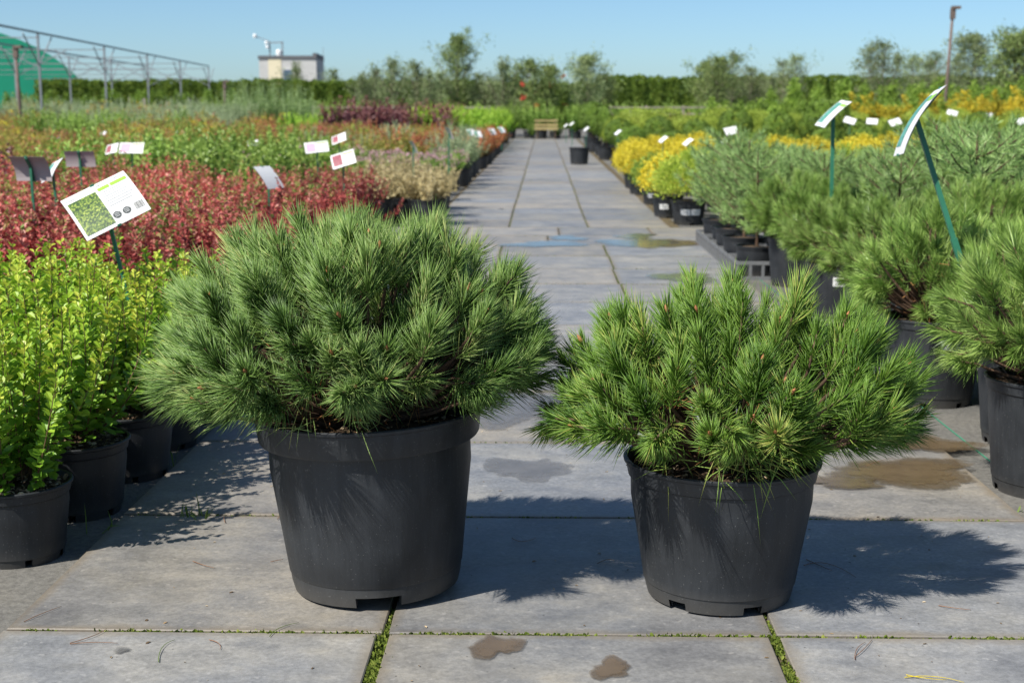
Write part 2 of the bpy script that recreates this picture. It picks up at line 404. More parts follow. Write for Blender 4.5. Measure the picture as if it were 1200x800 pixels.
# ------------------------------------------------------------------ mesh buffer
class MB:
    def __init__(s):
        s.v = []; s.t = []; s.q = []; s.qm = []; s.tri = []; s.tm = []; s.n = 0

    def add(s, V, quads=None, tris=None, tint=0.5, mat=0):
        V = np.asarray(V, dtype=np.float32).reshape(-1, 3)
        s.v.append(V)
        t = np.broadcast_to(np.asarray(tint, dtype=np.float32), (len(V),))
        s.t.append(t)
        if quads is not None and len(quads):
            q = np.asarray(quads, dtype=np.int32).reshape(-1, 4) + s.n
            s.q.append(q); s.qm.append(np.full(len(q), mat, np.int32))
        if tris is not None and len(tris):
            q = np.asarray(tris, dtype=np.int32).reshape(-1, 3) + s.n
            s.tri.append(q); s.tm.append(np.full(len(q), mat, np.int32))
        s.n += len(V)

    def mesh(s, name, mats, smooth=False):
        me = bpy.data.meshes.new(name)
        V = np.concatenate(s.v) if s.v else np.zeros((0, 3), np.float32)
        nq = sum(len(a) for a in s.q); ntr = sum(len(a) for a in s.tri)
        idx = []; mi = []
        if nq:
            idx.append(np.concatenate(s.q).ravel()); mi.append(np.concatenate(s.qm))
        if ntr:
            idx.append(np.concatenate(s.tri).ravel()); mi.append(np.concatenate(s.tm))
        idx = np.concatenate(idx); mi = np.concatenate(mi)
        tot = np.concatenate([np.full(nq, 4, np.int32), np.full(ntr, 3, np.int32)])
        start = np.concatenate([[0], np.cumsum(tot)[:-1]]).astype(np.int32)
        me.vertices.add(len(V)); me.vertices.foreach_set('co', V.ravel())
        me.loops.add(len(idx)); me.loops.foreach_set('vertex_index', idx.astype(np.int32))
        me.polygons.add(len(tot))
        me.polygons.foreach_set('loop_start', start)
        me.polygons.foreach_set('material_index', mi)
        me.update(calc_edges=True)
        a = me.attributes.new('tint', 'FLOAT', 'POINT')
        a.data.foreach_set('value', np.concatenate(s.t).astype(np.float32))
        me.polygons.foreach_set('use_smooth', np.full(len(tot), bool(smooth)))
        for m in (mats if isinstance(mats, (list, tuple)) else [mats]):
            me.materials.append(m)
        me.validate()
        return me

    # shapes -------------------------------------------------------
    def box(s, lo, hi, mat=0, bev=0.0):
        x0, y0, z0 = lo; x1, y1, z1 = hi
        if bev <= 0:
            V = [(x0, y0, z0), (x1, y0, z0), (x1, y1, z0), (x0, y1, z0), (x0, y0, z1), (x1, y0, z1), (x1, y1, z1), (x0, y1, z1)]
            s.add(V, [(0, 3, 2, 1), (4, 5, 6, 7), (0, 1, 5, 4), (1, 2, 6, 5), (2, 3, 7, 6), (3, 0, 4, 7)], mat=mat)
        else:
            b = bev
            V = [(x0, y0, z0), (x1, y0, z0), (x1, y1, z0), (x0, y1, z0), (x0, y0, z1 - b), (x1, y0, z1 - b), (x1, y1, z1 - b), (x0, y1, z1 - b),
                 (x0 + b, y0 + b, z1), (x1 - b, y0 + b, z1), (x1 - b, y1 - b, z1), (x0 + b, y1 - b, z1)]
            s.add(V, [(0, 3, 2, 1), (8, 9, 10, 11), (0, 1, 5, 4), (1, 2, 6, 5), (2, 3, 7, 6), (3, 0, 4, 7),
                      (4, 5, 9, 8), (5, 6, 10, 9), (6, 7, 11, 10), (7, 4, 8, 11)], mat=mat)

    def bar(s, a, b, w, h=None, mat=0):
        """Rectangular bar from a to b."""
        h = h or w
        a = np.array(a, float); b = np.array(b, float)
        d = b - a; d /= np.linalg.norm(d)
        ref = np.array((0, 0, 1.0)) if abs(d[2]) < 0.9 else np.array((0, 1.0, 0))
        x = np.cross(d, ref); x /= np.linalg.norm(x)
        y = np.cross(x, d)
        V = [p + x * w / 2 * i + y * h / 2 * j for p in (a, b) for i, j in ((-1, -1), (1, -1), (1, 1), (-1, 1))]
        s.add(V, [(0, 1, 2, 3)[::-1], (4, 5, 6, 7), (0, 1, 5, 4), (1, 2, 6, 5), (2, 3, 7, 6), (3, 0, 4, 7)], mat=mat)

    def tube(s, pts, rad, sides=6, tint=0.5, mat=0, cap=True):
        pts = np.asarray(pts, float); k = len(pts)
        rad = np.broadcast_to(np.asarray(rad, float), (k,))
        d = np.gradient(pts, axis=0)
        d /= np.linalg.norm(d, axis=1, keepdims=True) + 1e-9
        ref = np.array((0.31, 0.17, 0.93)) if abs(d[0][2]) < 0.8 else np.array((1.0, 0.1, 0))
        x = np.cross(d, ref); x /= np.linalg.norm(x, axis=1, keepdims=True) + 1e-9
        y = np.cross(d, x)
        a = np.arange(sides) / sides * 2 * np.pi
        V = pts[:, None, :] + rad[:, None, None] * (x[:, None, :] * np.cos(a)[None, :, None] + y[:, None, :] * np.sin(a)[None, :, None])
        q = []
        for i in range(k - 1):
            for j in range(sides):
                j2 = (j + 1) % sides
                q.append((i * sides + j, i * sides + j2, (i + 1) * sides + j2, (i + 1) * sides + j))
        V = V.reshape(-1, 3)
        tr = []
        if cap:
            V = np.vstack([V, pts[-1:]])
            c = k * sides
            tr = [((k - 1) * sides + j, (k - 1) * sides + (j + 1) % sides, c) for j in range(sides)]
        s.add(V, q, tr, tint, mat)

    def lathe(s, prof, seg=32, mat=0, skip=None, tint=0.5):
        prof = np.asarray(prof, float); k = len(prof)
        a = np.arange(seg) / seg * 2 * np.pi
        V = np.stack([prof[:, 0][:, None] * np.cos(a), prof[:, 0][:, None] * np.sin(a), np.repeat(prof[:, 1][:, None], seg, 1)], -1).reshape(-1, 3)
        q = []
        for i in range(k - 1):
            for j in range(seg):
                if skip and skip(i, j):
                    continue
                j2 = (j + 1) % seg
                q.append((i * seg + j, i * seg + j2, (i + 1) * seg + j2, (i + 1) * seg + j))
        s.add(V, q, None, tint, mat)

    def needles(s, base, dirs, length, width, bend, tint, mat=0):
        n = len(base)
        d = dirs / (np.linalg.norm(dirs, axis=1, keepdims=True) + 1e-9)
        ref = RNG.normal(size=(n, 3))
        x = np.cross(d, ref); x /= np.linalg.norm(x, axis=1, keepdims=True) + 1e-9
        y = np.cross(d, x)
        L = np.asarray(length)[:, None]
        mid = base + d * L * 0.55 + bend * L * 0.30
        tip = base + d * L + bend * L
        w = np.broadcast_to(np.asarray(width, float), (n,))[:, None]
        V = np.empty((n, 7, 3), np.float32)
        for j in range(3):
            an = j * 2.0944
            o = x * math.cos(an) + y * math.sin(an)
            V[:, j] = base + o * w * 0.42
            V[:, 3 + j] = mid + o * w * 0.5
        V[:, 6] = tip
        i = (np.arange(n) * 7)[:, None]
        q = np.concatenate([i + np.array([[0, 1, 4, 3]]), i + np.array([[1, 2, 5, 4]]), i + np.array([[2, 0, 3, 5]])])
        t = np.concatenate([i + np.array([[3, 4, 6]]), i + np.array([[4, 5, 6]]), i + np.array([[5, 3, 6]])])
        s.add(V.reshape(-1, 3), q, t, np.repeat(tint, 7), mat)

    def ribbons(s, base, dirs, length, width, bend, tint, mat=0):
        """Cheap needle: one bent flat blade of a quad and a triangle."""
        n = len(base)
        d = dirs / (np.linalg.norm(dirs, axis=1, keepdims=True) + 1e-9)
        x = np.cross(d, RNG.normal(size=(n, 3))); x /= np.linalg.norm(x, axis=1, keepdims=True) + 1e-9
        L = np.asarray(length)[:, None]
        mid = base + d * L * 0.55 + bend * L * 0.30
        tip = base + d * L + bend * L
        w = np.broadcast_to(np.asarray(width, float), (n,))[:, None]
        V = np.stack([base - x * w * 0.4, base + x * w * 0.4, mid + x * w * 0.5, mid - x * w * 0.5, tip], 1)
        i = (np.arange(n) * 5)[:, None]
        s.add(V.reshape(-1, 3), i + np.array([[0, 1, 2, 3]]), i + np.array([[3, 2, 4]]), np.repeat(tint, 5), mat)

    def leaves(s, base, dirs, nrm, length, width, tint, mat=0, fold=0.25, droop=0.15):
        n = len(base)
        d = dirs / (np.linalg.norm(dirs, axis=1, keepdims=True) + 1e-9)
        x = np.cross(d, nrm); x /= np.linalg.norm(x, axis=1, keepdims=True) + 1e-9
        u = np.cross(x, d)
        L = np.broadcast_to(np.asarray(length, float), (n,))[:, None]
        W = np.broadcast_to(np.asarray(width, float), (n,))[:, None]
        tip = base + d * L - u * L * droop
        a = d * L * 0.38 + u * W * fold * 0.5
        c = d * L * 0.78 + u * W * fold * 0.45 - u * L * droop * 0.5
        V = np.stack([base, base + a + x * W * 0.42, base + c + x * W * 0.44, tip, base + c - x * W * 0.44, base + a - x * W * 0.42], 1)
        i = (np.arange(n) * 6)[:, None]
        q = np.concatenate([i + np.array([[0, 1, 2, 3]]), i + np.array([[0, 3, 4, 5]])])
        s.add(V.reshape(-1, 3), q, None, np.repeat(tint, 6), mat)


def unit(v):
    return v / (np.linalg.norm(v, axis=-1, keepdims=True) + 1e-9)


# ------------------------------------------------------------------ object helpers
def obj(name, me, parent=None, loc=None, rotz=0.0, kind=None):
    o = bpy.data.objects.new(name, me)
    COL.objects.link(o)
    if parent is not None:
        o.parent = parent
    if loc is not None:
        o.location = loc
    if rotz:
        o.rotation_euler.z = rotz
    if kind:
        o['kind'] = kind
    return o


def tag(o, label, cat, group=None):
    o['label'] = label
    o['category'] = cat
    if group:
        o['group'] = group
    return o


def thing(name, loc, label, cat, group=None, rotz=0.0, scale=1.0):
    o = bpy.data.objects.new(name, None)
    o.empty_display_size = 0.1
    COL.objects.link(o)
    o.location = loc
    o.rotation_euler.z = rotz
    o.scale = (scale,) * 3
    return tag(o, label, cat, group)


# ------------------------------------------------------------------ the ground
GZ = -0.025      # ground sheet; slab tops lie at about 0
mb = MB()
mb.add([(-900, -30, GZ), (900, -30, GZ), (900, 1800, GZ), (-900, 1800, GZ)], [(0, 1, 2, 3)])
g = obj('ground', mb.mesh('ground', M['ground'])); g['kind'] = 'structure'
for xs in (-1.66, 1.72):
    mb = MB(); mb.box((xs - 0.002, 1.5, GZ + 0.002), (xs + 0.002, 13.2, GZ + 0.006))
    obj('fabric_stripe', mb.mesh('fabric_stripe', M['thread']), g)

path = bpy.data.objects.new('path', None); COL.objects.link(path); path['kind'] = 'structure'
# bedding strip seen in the joints
mb = MB(); mb.add([(-1.36, 0.3, -0.020), (1.56, 0.3, -0.020), (1.56, 61.0, -0.020), (-1.36, 61.0, -0.020)], [(0, 1, 2, 3)])
obj('joint_bed', mb.mesh('joint_bed', M['joint']), path)

Y0 = gnd(600, 741).y            # front edge of the row the pots stand on
SLAB = 1.0
EDGE = [-1.375, -0.400, 0.590, 1.575]
slab_meshes = {}


def slab(x0, x1, y0, y1, tz=0.0):
    w, d = round(x1 - x0, 3), round(y1 - y0, 3)
    if (w, d) not in slab_meshes:
        b = MB(); b.box((-w / 2, -d / 2, -0.024), (w / 2, d / 2, 0.0), bev=0.003)
        slab_meshes[(w, d)] = b.mesh('slab', M['slab'])
    o = obj('slab', slab_meshes[(w, d)], path, ((x0 + x1) / 2, (y0 + y1) / 2, tz + random.uniform(-0.004, -0.0015)))
    o.rotation_euler = (R(random.uniform(-0.14, 0.14)), R(random.uniform(-0.14, 0.14)), R(random.uniform(-0.25, 0.25)))
    return o


GAP = 0.012
ROWS = []
y = Y0 - 3 * SLAB
k = -3
while y < 60.5:
    ROWS.append((k, y)); y += SLAB; k += 1
CROSS0, CROSS1 = Y0 + 10 * SLAB, Y0 + 12 * SLAB     # the cross path
for k, y in ROWS:
    cross = CROSS0 - 0.01 <= y < CROSS1 - 0.01
    if cross:
        for i in range(-8, 9):
            xa = -0.05 + i * 1.0 + (0.22 if k % 2 else 0.10)
            if in_view(xa, y, 2.5):
                slab(xa + GAP / 2, xa + 1.0 - GAP / 2, y + GAP / 2, y + SLAB - GAP / 2)
        continue
    far = y > CROSS1 - 0.01
    E = [-1.30, -0.385, 0.510, 1.43] if far else EDGE
    sh = random.uniform(-0.008, 0.008)
    gx = 0.03 if k < 0 else 0.014
    for i in range(3):
        slab(E[i] + (gx / 2 if i else 0) + sh, E[i + 1] - (gx / 2 if i < 2 else 0) + sh, y + GAP / 2, y + SLAB - GAP / 2)

# moss in the joints
def moss_strip(x0, y0, x1, y1, w, dens, h=0.012):
    L = math.hypot(x1 - x0, y1 - y0)
    n = int(L * dens)
    t = RNG.random(n)
    keep = (np.sin(t * L * 9 + x0 * 7) + np.sin(t * L * 23 + 1.3) + RNG.normal(size=n) * 0.7) > -0.6
    t = t[keep]; n = len(t)
    dx, dy = (x1 - x0) / L, (y1 - y0) / L
    o = RNG.normal(size=n) * w * 0.28
    B = np.stack([x0 + dx * L * t - dy * o, y0 + dy * L * t + dx * o, np.full(n, -0.019)], 1)
    D = RNG.normal(size=(n, 3)); D[:, 2] = np.abs(D[:, 2]) + 0.6
    return B, D, n


mbm = MB()
strips = []
for gxx in (EDGE[1], EDGE[2]):
    strips.append((gxx, Y0 - 2.2, gxx, Y0 + 0.10, 0.034, 4200, 0.018))
    strips.append((gxx, Y0 + 0.1, gxx, CROSS0, 0.018, 900, 0.014))
for gxx in (-0.385, 0.510):
    strips.append((gxx, CROSS1, gxx, 36, 0.014, 200, 0.015))
for k, y in ROWS:
    if y < CROSS0 + 2.1:
        strips.append((EDGE[0] + 0.05, y, EDGE[3] - 0.05, y, 0.014, 2400 if abs(y - Y0) < 0.1 else 700, 0.020))
strips.append((-0.3, 25.5, 0.62, 25.5, 0.14, 2200, 0.02))
for s_ in strips:
    B, D, n = moss_strip(*s_[:6])
    L = RNG.uniform(0.5, 1.1, n) * s_[6]
    mbm.leaves(B, D, RNG.normal(size=(n, 3)), L, L * 0.6, RNG.random(n))
mo = obj('joint_moss', mbm.mesh('joint_moss', M['moss']), path); mo['kind'] = 'stuff'


# wet patches and dried marks (irregular thin sheets on the slabs)
def blob(name, cx, cy, rx, ry, mat, z=0.005, seed=0, cat=None):
    r = np.random.default_rng(seed)
    n = 40
    a = np.arange(n) / n * 2 * np.pi
    ph = r.random(5) * 6.28
    rad = 1 + 0.20 * np.sin(2 * a + ph[0]) + 0.15 * np.sin(3 * a + ph[1]) + 0.09 * np.sin(5 * a + ph[2]) + 0.06 * np.sin(9 * a + ph[3]) + 0.03 * np.sin(14 * a + ph[4])
    V = []; T = []
    for f, t in ((1.12, 0.0), (0.9, 0.30), (0.6, 0.55), (0.25, 0.6)):
        V.append(np.stack([cx + rx * rad * f * np.cos(a), cy + ry * rad * f * np.sin(a), np.full(n, z)], 1)); T += [t] * n
    V.append(np.array([[cx, cy, z]])); T.append(0.6)
    b = MB()
    b.add(np.vstack(V), [(k * n + i, k * n + (i + 1) % n, (k + 1) * n + (i + 1) % n, (k + 1) * n + i) for k in range(3) for i in range(n)],
          [(3 * n + i, 3 * n + (i + 1) % n, 4 * n) for i in range(n)], np.array(T))
    o = obj(name, b.mesh(name, M[mat])); o['kind'] = 'structure'
    return o


for i, (px, py, wpx, hpx, mat, nm) in enumerate([
        (580, 757, 27, 12, 'damp', 'dried_puddle_mark'), (716, 783, 22, 11, 'damp', 'dried_puddle_mark'),
        (1062, 553, 88, 13, 'damp', 'puddle'), (1085, 519, 52, 9, 'damp', 'puddle'), (985, 565, 48, 6, 'damp', 'puddle'),
        (618, 549, 40, 13, 'dampgrey', 'damp_mark'), (598, 478, 52, 16, 'dampgrey', 'damp_mark'), (640, 470, 20, 6, 'dampgrey', 'damp_mark'),
        (640, 286, 40, 3.6, 'water', 'puddle'), (748, 285, 36, 5.4, 'water', 'puddle'), (745, 277, 24, 3.0, 'water', 'puddle'), (792, 285, 34, 3.4, 'damp', 'puddle'),
        (800, 325, 42, 4.4, 'water', 'puddle'), (665, 279, 22, 2.4, 'water', 'puddle'), (142, 762, 9, 3, 'dampgrey', 'damp_mark')]):
    c = gnd(px, py)
    e = gnd(px + wpx, py); f = gnd(px, py - hpx)
    blob(nm, c.x, c.y, e.x - c.x, (f.y - c.y), mat, 0.0012 + 0.0005 * (i % 5), seed=i + 3)


# ------------------------------------------------------------------ pots
def pot_mesh(name, H, rt, rb, collar, step, seg=48, mat='pot', groove=True, notch=0.024, nn=6):
    """Nursery pot: notched foot, tapered wall, stepped collar, rolled lip, inside wall and floor."""
    zc = H - collar
    rc = rb + (rt - step - rb) * (zc / H)
    b = MB()
    fo = max(1, seg // (nn * 4))

    def skip(i, j):
        return i == 0 and (j % (seg // nn)) < fo
    prof = [(rb * 0.985, 0), (rb + (rt - rb) * notch / H * 0.8, notch)]
    if groove:
        g0 = rb + (rt - step - rb) * 0.11
        prof += [(g0, H * 0.105), (g0 + 0.003, H * 0.112)]
    for t in (0.35, 0.6, 0.8):
        prof.append((rb + (rt - step - rb) * t + 0.002, zc * t + 0.01))
    prof += [(rc, zc - 0.004), (rc + 0.001, zc), (rc + step * 0.85, zc + 0.004), (rc + step, zc + 0.010),
             (rt - 0.002, H - 0.014), (rt + 0.004, H - 0.010), (rt + 0.005, H - 0.003), (rt + 0.001, H), (rt - 0.006, H - 0.001), (rt - 0.009, H - 0.02),
             (rt - step - 0.018, H * 0.84), (rc - 0.022, H * 0.70)]
    b.lathe(prof, seg, skip=skip)
    b.lathe([(rb * 0.93, 0), (rb * 0.94, notch)], seg, skip=skip)
    b.lathe([(rb * 0.985, 0.0), (rb * 0.93, 0.0)], seg, skip=lambda i, j: (j % (seg // nn)) < fo)
    b.lathe([(rb * 1.0, notch), (0.001, notch)], seg)
    return b.mesh(name, M[mat], smooth=True)


def set_auto(me, ang=35):
    try:
        me.set_sharp_from_angle(angle=R(ang))
    except Exception:
        pass
    return me


def soil_mesh(name, r, z, chips=0, rng=None, mat2='chips'):
    rng = rng or RNG
    b = MB(); seg = 20
    rings = [0.001, 0.3, 0.6, 0.85, 1.0]
    V = []
    for k, f in enumerate(rings):
        for j in range(seg):
            a = j / seg * 2 * math.pi
            V.append((r * f * math.cos(a), r * f * math.sin(a), z + (0.02 * (1 - f) + rng.uniform(-0.006, 0.006) if k < 4 else 0)))
    q = [(i * seg + j, i * seg + (j + 1) % seg, (i + 1) * seg + (j + 1) % seg, (i + 1) * seg + j) for i in range(4) for j in range(seg)]
    b.add(V, q, None, 0.3, 0)
    if chips:
        a = rng.random(chips) * 6.283; rr = r * 0.97 * np.sqrt(rng.random(chips))
        B = np.stack([rr * np.cos(a), rr * np.sin(a), z + 0.006 + 0.018 * (1 - rr / r) + rng.random(chips) * 0.006], 1)
        D = rng.normal(size=(chips, 3)); D[:, 2] *= 0.35
        N = rng.normal(size=(chips, 3)) * 0.4; N[:, 2] += 1
        L = rng.uniform(0.008, 0.026, chips)
        b.leaves(B, D, N, L, L * rng.uniform(0.25, 0.7, chips), rng.random(chips), 1, fold=0.3)
    return b.mesh(name, [M['soil'], M[mat2]])


POT = {
    'std': set_auto(pot_mesh('pot', 0.245, 0.172, 0.138, 0.040, 0.007, 40)),
    'mugo': set_auto(pot_mesh('pot', 0.40, 0.225, 0.180, 0.045, 0.008, 40, 'pot_dusty')),
    'far': set_auto(pot_mesh('pot', 0.28, 0.20, 0.160, 0.035, 0.008, 20, groove=False, nn=4)),
    'hero_l': set_auto(pot_mesh('pot', 0.495, 0.312, 0.232, 0.082, 0.026, 72, 'pot_dusty', notch=0.028, nn=3)),
    'hero_r': set_auto(pot_mesh('pot', 0.380, 0.262, 0.198, 0.052, 0.008, 72, 'pot_dusty', notch=0.022, nn=6)),
}
SOIL = {'std': [soil_mesh('soil', 0.160, 0.226, 420) for _ in range(2)],
        'mugo': [soil_mesh('soil', 0.208, 0.365, 60)],
        'far': [soil_mesh('soil', 0.185, 0.255)],
        'hero_l': [soil_mesh('soil', 0.288, 0.455, 300)], 'hero_r': [soil_mesh('soil', 0.246, 0.350, 300)]}


# curved paper label stuck on a pot wall, local coordinates of the pot
def pot_label_mesh(rt, rb, H, ang, zc, w, h):
    b = MB(); n = 6
    V = []
    for i in range(n + 1):
        for zz in (zc - h / 2, zc + h / 2):
            r = rb + (rt - rb) * zz / H + 0.004
            a = ang + (i / n - 0.5) * w / r
            V.append((r * math.cos(a), r * math.sin(a), zz))
    b.add(V, [(2 * i, 2 * i + 2, 2 * i + 3, 2 * i + 1) for i in range(n)])
    # printed lines
    for zz, f in ((0.25, 0.8), (0.05, 0.6), (-0.2, 0.7)):
        V = []
        for i in range(n + 1):
            for dz in (-0.05, 0.05):
                z2 = zc + (zz + dz) * h
                r = rb + (rt - rb) * z2 / H + 0.0055
                a = ang + (i / n - 0.5) * w * f / r
                V.append((r * math.cos(a), r * math.sin(a), z2))
        b.add(V, [(2 * i, 2 * i + 2, 2 * i + 3, 2 * i + 1) for i in range(n)], mat=1)
    return b.mesh('label', [M['white'], M['print_grey']])


# ------------------------------------------------------------------ plant meshes
def fib_dirs(n, lo, jit, rng):
    i = np.arange(n) + 0.5
    z = 1 - (1 - lo) * i / n
    ph = i * 2.399963 + rng.normal(size=n) * jit
    z = np.clip(z + rng.normal(size=n) * jit * 0.25, lo, 1)
    r = np.sqrt(np.maximum(0, 1 - z * z))
    return np.stack([r * np.cos(ph), r * np.sin(ph), z], 1)


def lump(d, rng, amp=0.12, k=6):
    """Smooth random bumps over the sphere of directions."""
    f = np.zeros(len(d))
    for _ in range(k):
        c = unit(rng.normal(size=3)); c[2] = abs(c[2]) * 0.7
        f += rng.uniform(-1, 1) * np.exp(-((d - c) ** 2).sum(1) / 0.35)
    for _ in range(k * 4):
        c = unit(rng.normal(size=3)); c[2] = abs(c[2]) * 0.9
        f += rng.uniform(-0.9, 0.75) * np.exp(-((d - c) ** 2).sum(1) / 0.05)
    return 1 + amp * f


def pine(seed, rx, ry, z0, zc, rz, n_shoot, n_need, nlen, nwid, axis=(0.14, 0.22), lo=-0.32, mat='needle_a', thick=True, droop=0.15, lumps=0.14, inner=0.45, up=0.75, extra=None, zlow=0.0, hang=(), tuck=0.0):
    """A dense dwarf pine: curved branches ending in brush-like shoots. Returns (foliage, wood, bud positions)."""
    rng = np.random.default_rng(seed)
    D = fib_dirs(n_shoot, lo, 0.45, rng)
    Rr = lump(D, rng, lumps)
    tips = np.stack([D[:, 0] * rx, D[:, 1] * ry, D[:, 2] * rz], 1) * (Rr * rng.uniform(0.86, 1.04, n_shoot))[:, None]
    rad_ = np.hypot(tips[:, 0], tips[:, 1]); front = np.clip(-tips[:, 1] / (rad_ + 1e-6), 0, 1)
    tips[:, 2] = np.maximum(tips[:, 2], zlow - zc + rng.uniform(0, 0.05, n_shoot) + tuck * front * np.maximum(0, rad_ - 0.22)) + zc
    if extra is not None:
        tips = np.vstack([tips, np.array(extra)]); D = np.vstack([D, unit(np.array(extra) - np.array([0, 0, zc]))])
    ni = int(n_shoot * inner)
    if ni:
        Di = fib_dirs(ni, lo, 0.6, rng)
        ti = np.stack([Di[:, 0] * rx, Di[:, 1] * ry, Di[:, 2] * rz], 1) * rng.uniform(0.5, 0.8, ni)[:, None]
        ti[:, 2] += zc
        tips = np.vstack([tips, ti]); D = np.vstack([D, Di])
    n = len(tips)
    A = unit(D * np.array([0.75, 0.75, 0.5]) + np.array([0, 0, up]) * np.clip(0.35 + D[:, 2:3], 0.12, 1.0) + rng.normal(size=(n, 3)) * 0.16)
    aL = rng.uniform(axis[0], axis[1], n)
    fol = MB(); wood = MB()
    fun = fol.needles if thick else fol.ribbons
    buds = []
    for i in range(n):
        inn = i >= n - ni
        m = int(n_need * rng.uniform(0.8, 1.2) * (0.55 if inn else 1.0))
        t = rng.random(m) ** 0.8
        base0 = tips[i] - A[i] * aL[i]
        # the shoot itself bows upward
        sag = np.array([0, 0, 1.0]) * 0.10 * aL[i]
        P = base0 + A[i] * (aL[i] * t)[:, None] - sag * (t * (1 - t) * 4)[:, None]
        ref = unit(rng.normal(size=(m, 3)))
        side = unit(np.cross(A[i], ref))
        vL = rng.uniform(0.78, 1.15); vS = rng.uniform(0.82, 1.2)
        spread = vS * (1.02 - 0.62 * t) * rng.uniform(0.75, 1.2, m)
        Dn = A[i] * np.cos(spread)[:, None] + side * np.sin(spread)[:, None]
        L = nlen * vL * rng.uniform(0.72, 1.15, m) * (1.0 - 0.18 * t)
        low = 1.0 if D[i][2] < 0.0 else 0.0
        bend = A[i] * 0.20 + side * 0.06 + rng.normal(size=(m, 3)) * 0.07 + np.array([0, 0, 0.10 * (1 - low) - droop * (0.3 + low * 1.1)])
        base_t = 0.48 + 0.18 * rng.normal()
        fun(P, Dn, L, nwid * rng.uniform(0.8, 1.2, m), bend, np.clip(base_t + rng.normal(size=m) * 0.2, 0, 0.98))
        # wood
        s0 = np.array([rng.normal() * 0.03, rng.normal() * 0.03, z0])
        midp = s0 * 0.45 + base0 * 0.55 + np.array([0, 0, -0.10 * np.hypot(base0[0], base0[1])])
        k = np.linspace(0, 1, 5)[:, None]
        path_ = s0 * (1 - k) ** 2 + 2 * midp * k * (1 - k) + base0 * k * k
        path_ = np.vstack([path_, tips[i][None]])
        if i % 3 == 0 or not inn:
            wood.tube(path_, np.linspace(0.011, 0.0028, 6), 5)
        if not inn and rng.random() < 0.33:
            buds.append((tips[i].copy(), A[i].copy()))
    # dead brown needles hanging deep in the plant, above the soil
    nd = int(n_shoot * 2.2)
    a = rng.random(nd) * 6.283; rr = rx * 0.42 * np.sqrt(rng.random(nd))
    B = np.stack([rr * np.cos(a), rr * np.sin(a), z0 + rng.random(nd) * (zc - z0 + 0.1)], 1)
    Dd = rng.normal(size=(nd, 3)); Dd[:, 2] -= 0.7
    fun(B, Dd, rng.uniform(0.6, 1.1, nd) * nlen, nwid * 1.1, rng.normal(size=(nd, 3)) * 0.15, rng.random(nd), 1)
    for hx, hy, hz, hn in hang:          # old yellowish needles hanging over the rim
        P = np.array([hx, hy, hz]) + rng.normal(size=(hn, 3)) * 0.02
        Dh = rng.normal(size=(hn, 3)) * 0.55 + np.array([hx * 1.2, hy * 1.6, 0.12])
        fun(P, Dh, rng.uniform(0.9, 1.45, hn) * nlen, nwid * 1.15, rng.normal(size=(hn, 3)) * 0.1 + np.array([0, 0, -0.55]), np.clip(0.93 + rng.normal(size=hn) * 0.06, 0, 1))
    fm = fol.mesh('needles', [M[mat], M['dead_needle']], smooth=True)
    wm = wood.mesh('branches', M['bark'], smooth=True)
    return fm, wm, buds


def shrub(seed, n, h, spread, z0, leaf, lw, per, mat, whorl=3, bare=0.12, tip_tint=True, rbase=0.05, up=0.55, lean=1.0, flower=None, thin=0.5):
    """Upright leafy stems from the soil; returns (foliage, stems, flowers or None)."""
    rng = np.random.default_rng(seed)
    fol = MB(); st = MB(); fl = MB() if flower else None
    for i in range(n):
        a = i * 2.399963 + rng.normal() * 0.3
        r = spread * math.sqrt((i + 0.5) / n) * rng.uniform(0.8, 1.15)
        hh = h * (1.0 - 0.38 * (r / spread) ** 2 * lean) * rng.uniform(0.78, 1.12)
        b0 = np.array([rbase * math.cos(a) * rng.random(), rbase * math.sin(a) * rng.random(), z0])
        top = np.array([r * math.cos(a), r * math.sin(a), z0 + hh])
        mid = np.array([r * 0.75 * math.cos(a), r * 0.75 * math.sin(a), z0 + hh * 0.4]) + rng.normal(size=3) * 0.02
        k = np.linspace(0, 1, 6)[:, None]
        pth = b0 * (1 - k) ** 2 + 2 * mid * k * (1 - k) + top * k * k
        st.tube(pth, np.linspace(0.0035, 0.0012, 6), 4, cap=False)
        nw = max(2, per // whorl)
        t = np.repeat(np.linspace(bare, 1.0, nw), whorl)
        m = len(t)
        t = np.clip(t + rng.normal(size=m) * 0.015, 0, 1)[:, None]
        P = b0 * (1 - t) ** 2 + 2 * mid * t * (1 - t) + top * t * t
        ax = unit(2 * (1 - t) * (mid - b0) + 2 * t * (top - mid))
        side = unit(np.cross(ax, rng.normal(size=(m, 3))))
        dd = side + ax * (up + 0.5 * t) * rng.uniform(0.6, 1.3, (m, 1))
        N = ax + rng.normal(size=(m, 3)) * 0.35
        L = leaf * rng.uniform(0.65, 1.2, m) * (1.05 - 0.45 * t[:, 0] ** 3)
        base_t = rng.normal() * 0.10
        tt = (0.22 + 0.62 * t[:, 0] ** 1.5 if tip_tint else 0.5) + base_t + rng.normal(size=m) * 0.14
        fol.leaves(P + side * 0.004, dd, N, L, L * lw, np.clip(tt, 0, 1))
        if flower and rng.random() < flower[1]:
            q = flower[3]
            Pf = top + rng.normal(size=(q, 3)) * np.array([1, 1, 0.45]) * flower[2]
            Df = rng.normal(size=(q, 3)); Df[:, 2] = abs(Df[:, 2]) + 0.4
            fl.leaves(Pf, Df, rng.normal(size=(q, 3)), flower[2] * 0.7, flower[2] * 0.6, rng.random(q))
    return (fol.mesh('foliage', M[mat]), st.mesh('stems', M['twig']), fl.mesh('flowers', M[flower[0]]) if flower else None)


